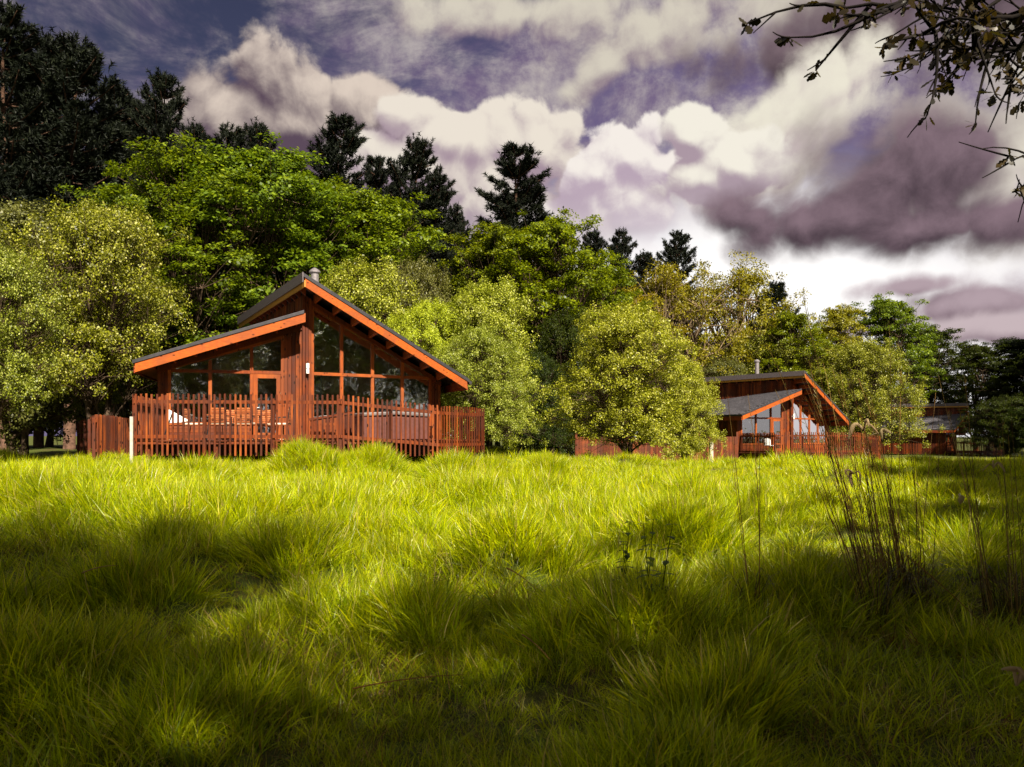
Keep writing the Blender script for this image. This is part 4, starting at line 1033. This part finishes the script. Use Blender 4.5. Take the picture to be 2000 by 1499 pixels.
# unseen trees added to shade meadow edges and far cabin, and fill window reflections
md_ = M['maple_dark']
for i, (x, y, hh, k, v, wd, mt) in enumerate(((.1, -5.4, 11.7, 'leafy', 0, 1.15, None), (-3.8, -8.2, 13, 'maple', 0, .8, None), (2.6, -3.0, 5.2, 'leafy', 0, 1.7, None), (6.0, -2.4, 7.6, 'leafy', 0, 1.4, None),
        (10.3, .3, 9.4, 'maple', 1, 1.1, None), (13.3, 3.8, 10.6, 'maple', 0, .95, None), (16.2, 7.3, 12.3, 'maple', 1, 1.0, None), (19.8, 12.2, 13.2, 'leafy', 0, 1.1, None), (22.2, 17.6, 12.3, 'maple', 1, .95, None), (25.6, 24.6, 12.3, 'maple', 0, .8, None), (29.6, 32.3, 9, 'maple', 1, .9, None),
        (54, 71, 24, 'maple', 0, .55, md_), (60.5, 78, 24, 'maple', 1, .6, None), (66, 85.5, 24, 'maple', 0, .55, None), (72, 94, 24, 'maple', 1, .6, None), (30, -12, 13, 'airy', 0, 1.2, M['beam']), (22, -20, 14, 'airy', 0, 1.3, M['beam']), (2, -26, 15, 'airy', 0, 1.3, M['beam']), (12, -24, 13, 'airy', 0, 1.3, M['beam']), (33, 2, 13, 'airy', 0, 1.2, M['beam']))):
    tree(k, v, 0, 0, hh, 'leafy tree added outside the view for shade and reflections', wd, mt, xy=(x, y), group='trees added outside the view for shade and reflections')

# ------------------------------------------------------------------ oak boughs hanging into the top right corner
def lobed(V, Fc, p, d, nrm, L, r):
    """small lobed oak leaf as a fan"""
    d = unit(d); nrm = unit(nrm); s = np.cross(nrm, d); b = len(V)
    prof = [(0, .0), (.15, .10), (.28, .24), (.38, .16), (.52, .34), (.64, .22), (.78, .30), (.90, .16), (1.0, .0)]
    left = [p+d*L*t+s*L*w_-nrm*L*.2*t*t for t, w_ in prof]; right = [p+d*L*t-s*L*w_-nrm*L*.2*t*t for t, w_ in prof[1:-1]]
    V += left+right; n = len(prof)
    # strip of quads between left and right outlines
    li = [b+k for k in range(n)]; ri = [b]+[b+n+k for k in range(n-2)]+[b+n-1]
    for k in range(n-1):
        if k == 0: Fc.append((li[0], li[1], ri[1]))
        elif k == n-2: Fc.append((li[k], li[k+1], ri[k]))
        else: Fc.append((li[k], li[k+1], ri[k+1])); Fc.append((li[k], ri[k+1], ri[k]))
def at(px, py, Y): return np.array([(px-1000)/F*Y, Y, CAMZ+(HZ-py)/F*Y])
ot = empty('oak_tree', (6.3, 3.6, gz(6.3, 3.6)), 0, 'young leaved oak whose dark boughs hang into the top right corner', 'oak tree')
off = np.array(ot.location)
mb = MB(); r = np.random.RandomState(77)
trunk = bez(np.array([6.3, 3.6, -.2]), np.array([6.5, 3.5, 3.5]), np.array([6.2, 3.9, 8.0]), 9)
mb.tube([p-off for p in trunk], [.24*(1-k/10) for k in range(9)], 10)
V, Fc = [], []
def twig(path, r0, depth, leafy=True, dens=1.0):
    n = len(path); mb.tube([p-off for p in path], [r0*(1-.75*k/(n-1))+.0012 for k in range(n)], 5, False)
    if depth == 0: return
    Lp = sum(np.linalg.norm(path[k+1]-path[k]) for k in range(n-1))
    for k in range(1, n):
        for q in range(2 if depth > 1 else 1):
            if r.rand() > .60*dens: continue
            d0 = unit(path[k]-path[k-1]); d = unit(d0+r.randn(3)*.5+np.array([-.1, 0, -.06])); L2 = min(.42, Lp*(.14+.16*r.rand()))
            e = path[k]+d*L2; md = (path[k]+e)/2+r.randn(3)*L2*.10; pp = bez(path[k], md, e, 5)
            twig(pp, r0*.45, depth-1)
    if depth <= 2:
        for k in range(2, n):
            for q in range(2 if k < n-1 else 7):
                if r.rand() < (.5 if k < n-1 else .95):
                    d = unit(path[k]-path[k-1]+r.randn(3)*.9+np.array([0, 0, -.5])); lobed(V, Fc, path[k]+r.randn(3)*.006, d, unit(r.randn(3)+np.array([0, 0, .8])), .032+.038*r.rand(), r)
def poly_path(pts_, n=4):
    o = []
    for a, b in zip(pts_[:-1], pts_[1:]):
        for k in range(n): o.append(a+(b-a)*k/n+r.randn(3)*.012)
    o.append(pts_[-1]); return o
YB = 3.6
for pl, r0, dp in ((((2380, -260), (2100, -40), (1860, -14), (1760, 4), (1650, 16)), .020, 2),
                   (((2380, -160), (2120, 10), (1930, 40), (1860, 50), (1790, 70)), .018, 2),
                   (((2400, -120), (2150, 70), (1990, 92), (1930, 98), (1880, 96)), .017, 2),
                   (((2400, 0), (2150, 110), (2040, 112), (1990, 135), (1975, 165)), .013, 1),
                   (((2120, -20), (1990, 20), (1900, 30), (1850, 70)), .010, 2),
                   (((2200, 20), (2060, 50), (1980, 60), (1920, 85)), .010, 2),
                   (((2450, 150), (2200, 250), (2080, 300), (2010, 312), (1972, 306)), .010, 1),
                   (((2200, 330), (2060, 350), (2005, 362), (1985, 372)), .007, 1),
                   (((1960, 98), (1940, 112), (1910, 118), (1880, 108)), .006, 1), (((2080, 120), (2010, 150), (1990, 180), (1992, 200)), .006, 1)):
    twig(poly_path([at(x, y, YB+(.25*math.sin(x*.01))) for x, y in pl]), r0, dp)
for q in range(6):
    a = trunk[7]; e = at(2150+q*60, -250+q*80, YB); mb.tube([p-off for p in bez(trunk[4+q % 4], (a+e)/2, e, 6)], [.06, .05, .04, .03, .025, .02], 6, False)
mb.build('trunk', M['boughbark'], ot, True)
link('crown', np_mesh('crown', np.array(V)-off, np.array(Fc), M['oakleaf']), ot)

# ------------------------------------------------------------------ tall dry grass clumps, dead stalks, weeds
def dry_clump(name, px, Y, n, hmin, hmax, label, seed, spread=.22, lean=-.12, heads=True, group=None):
    r = np.random.RandomState(seed); x, y = (px-1000)/F*Y, Y; root = empty(name, (x, y, gz(x, y)), 0, label, 'dry grass clump', group)
    mb = MB(); V, Fc = [], []
    for i in range(n):
        a = r.rand()*6.28; rr = spread*.5*math.sqrt(r.rand()); b = np.array([rr*math.cos(a), rr*math.sin(a), 0]); L = hmin+(hmax-hmin)*r.rand()
        d = np.array([math.cos(a)*.16*r.rand()+lean*(.2+r.rand()*1.3), math.sin(a)*.16*r.rand(), 1]); d = unit(d); e = b+d*L+np.array([lean*.5*L*r.rand(), 0, 0])
        md = b+d*L*.55; md[0] += .02*r.randn(); pp = bez(b, md, e, 8)
        mb.tube(pp, [.0026*(1-k/9)+.0005 for k in range(8)], 4, False)
        if heads and r.rand() < .45:
            for q in range(14):      # loose seed head
                t = .80+.2*q/14; k = t*7; k0 = int(min(6, k)); p = pp[k0]*(1-(k-k0))+pp[k0+1]*(k-k0)
                dd = unit(d+r.randn(3)*.28); s = unit(np.cross(dd, r.randn(3)))*.0022; l = .03+.02*r.rand(); bb = len(V)
                V += [p, p+dd*l*.5+s, p+dd*l, p+dd*l*.5-s]; Fc += [(bb, bb+1, bb+2), (bb, bb+2, bb+3)]
    for i in range(int(n*5)):      # basal leaves, arching
        a = r.rand()*6.28; b = np.array([spread*.5*math.cos(a)*r.rand(), spread*.5*math.sin(a)*r.rand(), 0]); L = .35+.5*r.rand()
        e = b+np.array([math.cos(a)*L*.6, math.sin(a)*L*.6, L*.45*r.rand()]); md = b+np.array([math.cos(a)*L*.12, math.sin(a)*L*.12, L*.75]); pp = bez(b, md, e, 6); s = np.array([-math.sin(a), math.cos(a), 0])*.0035
        for k in range(5):
            bb = len(V); w0, w1 = 1-k/5.2, 1-(k+1)/5.2
            V += [pp[k]-s*w0, pp[k]+s*w0, pp[k+1]+s*w1, pp[k+1]-s*w1]; Fc += [(bb, bb+1, bb+2), (bb, bb+2, bb+3)]
    mb.build('stalks', M['straw'], root)
    link('leaves', np_mesh('leaves', np.array(V), np.array(Fc), M['sedge']), root)
    return root
def curl_leaf(px, py, Y, size, label, seed, ang=0.):
    """a broad dead leaf curled over on itself"""
    r = np.random.RandomState(seed); c = at(px, py, Y); V, Fc = [], []; n = 14
    tw = r.rand()*2
    for j, (w_, kink, a, sc2) in enumerate(((.13, .30, 0, 1.), (.10, .5, 1.9, .8), (.07, .25, 3.6, .9))):
        p = np.zeros(3); th = 1.1+ang+r.randn()*.25; az_ = a+seed; b0 = len(V)
        for k in range(n):
            t = k/(n-1); wd = size*sc2*w_*math.sin(math.pi*(.06+.90*t))**.7
            d = np.array([math.cos(th)*math.cos(az_), math.cos(th)*math.sin(az_)*.6, math.sin(th)]); sdir = unit(np.cross(d, np.array([.2, 1, .3*math.sin(tw+t*4)])))*wd*.5
            V += [p-sdir, p+sdir]; p = p+d*size*sc2/n
            th -= (.62 if abs(t-kink) < .12 else .04)
        for k in range(n-1): q = b0+2*k; Fc.append((q, q+1, q+3)); Fc.append((q, q+3, q+2))
    o = link('dead_leaf', np_mesh('dead_leaf', np.array(V), np.array(Fc), M['deadleaf'], True)); o.location = c
    md = o.modifiers.new('t', 'SOLIDIFY'); md.thickness = .0015
    tag(o, label, 'dead leaf', 'pale dead leaves caught on the dry stalks'); return o
DG = 'dry grass clumps at the right'
dry_clump('dry_grass_clump', 1755, 5.0, 60, .6, 1.6, 'tall clump of dry brown stalks standing right of the mid distance cabin', 1, .42, -.20, group=DG)
dry_clump('dry_grass_clump', 1712, 4.6, 14, 1.2, 2.0, 'thin taller stalks with seed heads leaning left over the sky', 2, .20, -.20, group=DG)
dry_clump('dry_grass_clump', 1975, 4.8, 18, .5, 1.6, 'dark dry clump near the right edge of the photo', 3, .35, -.08, group=DG)
dry_clump('dry_grass_clump', 1468, 4.5, 4, .7, 1.35, 'few thin dry stalks before the mid distance cabin', 4, .10, -.10, False, group=DG)
curl_leaf(1688, 842, 4.6, .19, 'large curled dead leaf on the stalks before the mid distance cabin', 3)
curl_leaf(1725, 862, 4.7, .18, 'small pale dead leaf hanging right of the large curled one', 5, .8)
curl_leaf(1668, 925, 4.4, .15, 'pale pointed dead leaf on the left of the dry clump', 8, -.6)
curl_leaf(1940, 915, 4.5, .12, 'whitish dead leaf on the dark clump at the right edge', 12, .2)
curl_leaf(1875, 985, 4.0, .11, 'brown dead leaf low beside the dark clump', 14, 1.1)
curl_leaf(1985, 1340, 2.3, .13, 'pale twisted dead leaf at the lower right corner', 16, .4)
# nettle
def weed(px, Y, h, label, seed):
    r = np.random.RandomState(seed); x, y = (px-1000)/F*Y, Y; root = empty('nettle_plant', (x, y, gz(x, y)), 0, label, 'plant', 'dark nettles in the meadow')
    mb = MB(); V, Fc = [], []
    for s_ in range(3):
        b = np.array([r.randn()*.03, r.randn()*.03, 0]); hh = h*(.7+.3*r.rand()); e = b+np.array([r.randn()*.05, r.randn()*.05, hh]); mb.tube([b, (b+e)/2, e], [.004, .003, .002], 6)
        for k in range(7):
            t = .25+.75*k/6; p = b+(e-b)*t
            for q in range(2):
                a = k*1.57+q*math.pi+r.randn()*.2; d = unit(np.array([math.cos(a), math.sin(a), .1])); L = .085*(1.25-t*.7); sdir = np.array([-math.sin(a), math.cos(a), 0]); bb = len(V)
                pr = [(0, .03), (.2, .24), (.45, .27), (.7, .17), (1, 0.01)]
                for tt, w_ in pr: c = p+d*L*tt-np.array([0, 0, L*.35*tt*tt]); V += [c-sdir*L*w_, c+sdir*L*w_]
                for i in range(4): Fc.append((bb+2*i, bb+2*i+1, bb+2*i+3)); Fc.append((bb+2*i, bb+2*i+3, bb+2*i+2))
    mb.build('stem', M['nettle'], root); link('leaves', np_mesh('leaves', np.array(V), np.array(Fc), M['nettle']), root)
weed(1262, 4.1, .55, 'dark nettle standing in the middle of the near grass', 4)
weed(1215, 4.4, .52, 'smaller dark nettle just left of the nearest one', 5)
# long pale straws lying over the grass
for i, (p0, p1, Yq) in enumerate((((690, 1345), (905, 1318), 3.0), ((1770, 1085), (1935, 1235), 3.6), ((1020, 1240), (1075, 1290), 3.2), ((990, 1110), (1045, 1150), 3.6), ((160, 1120), (230, 1105), 3.6), ((1620, 1010), (1660, 1090), 3.6))):
    a, b = at(*p0, Yq), at(*p1, Yq*.97); mb = MB(); md = (a+b)/2+np.array([0, 0, .02]); mb.tube([p-a for p in bez(a, md, b, 8)], [.0028*(1-k/9)+.0006 for k in range(8)], 5)
    o = mb.build('dry_stalk', M['straw']); o.location = a
    tag(o, ['long straw lying flat across the near grass', 'long pale straw slanting down in the dark right foreground', 'short brown straw in the middle of the near grass', 'pale bent straw right of the dark tuft', 'thin straw in the shaded left grass', 'reddish straw at the foot of the tall dry clump'][i], 'straw', 'loose dry straws in the grass')
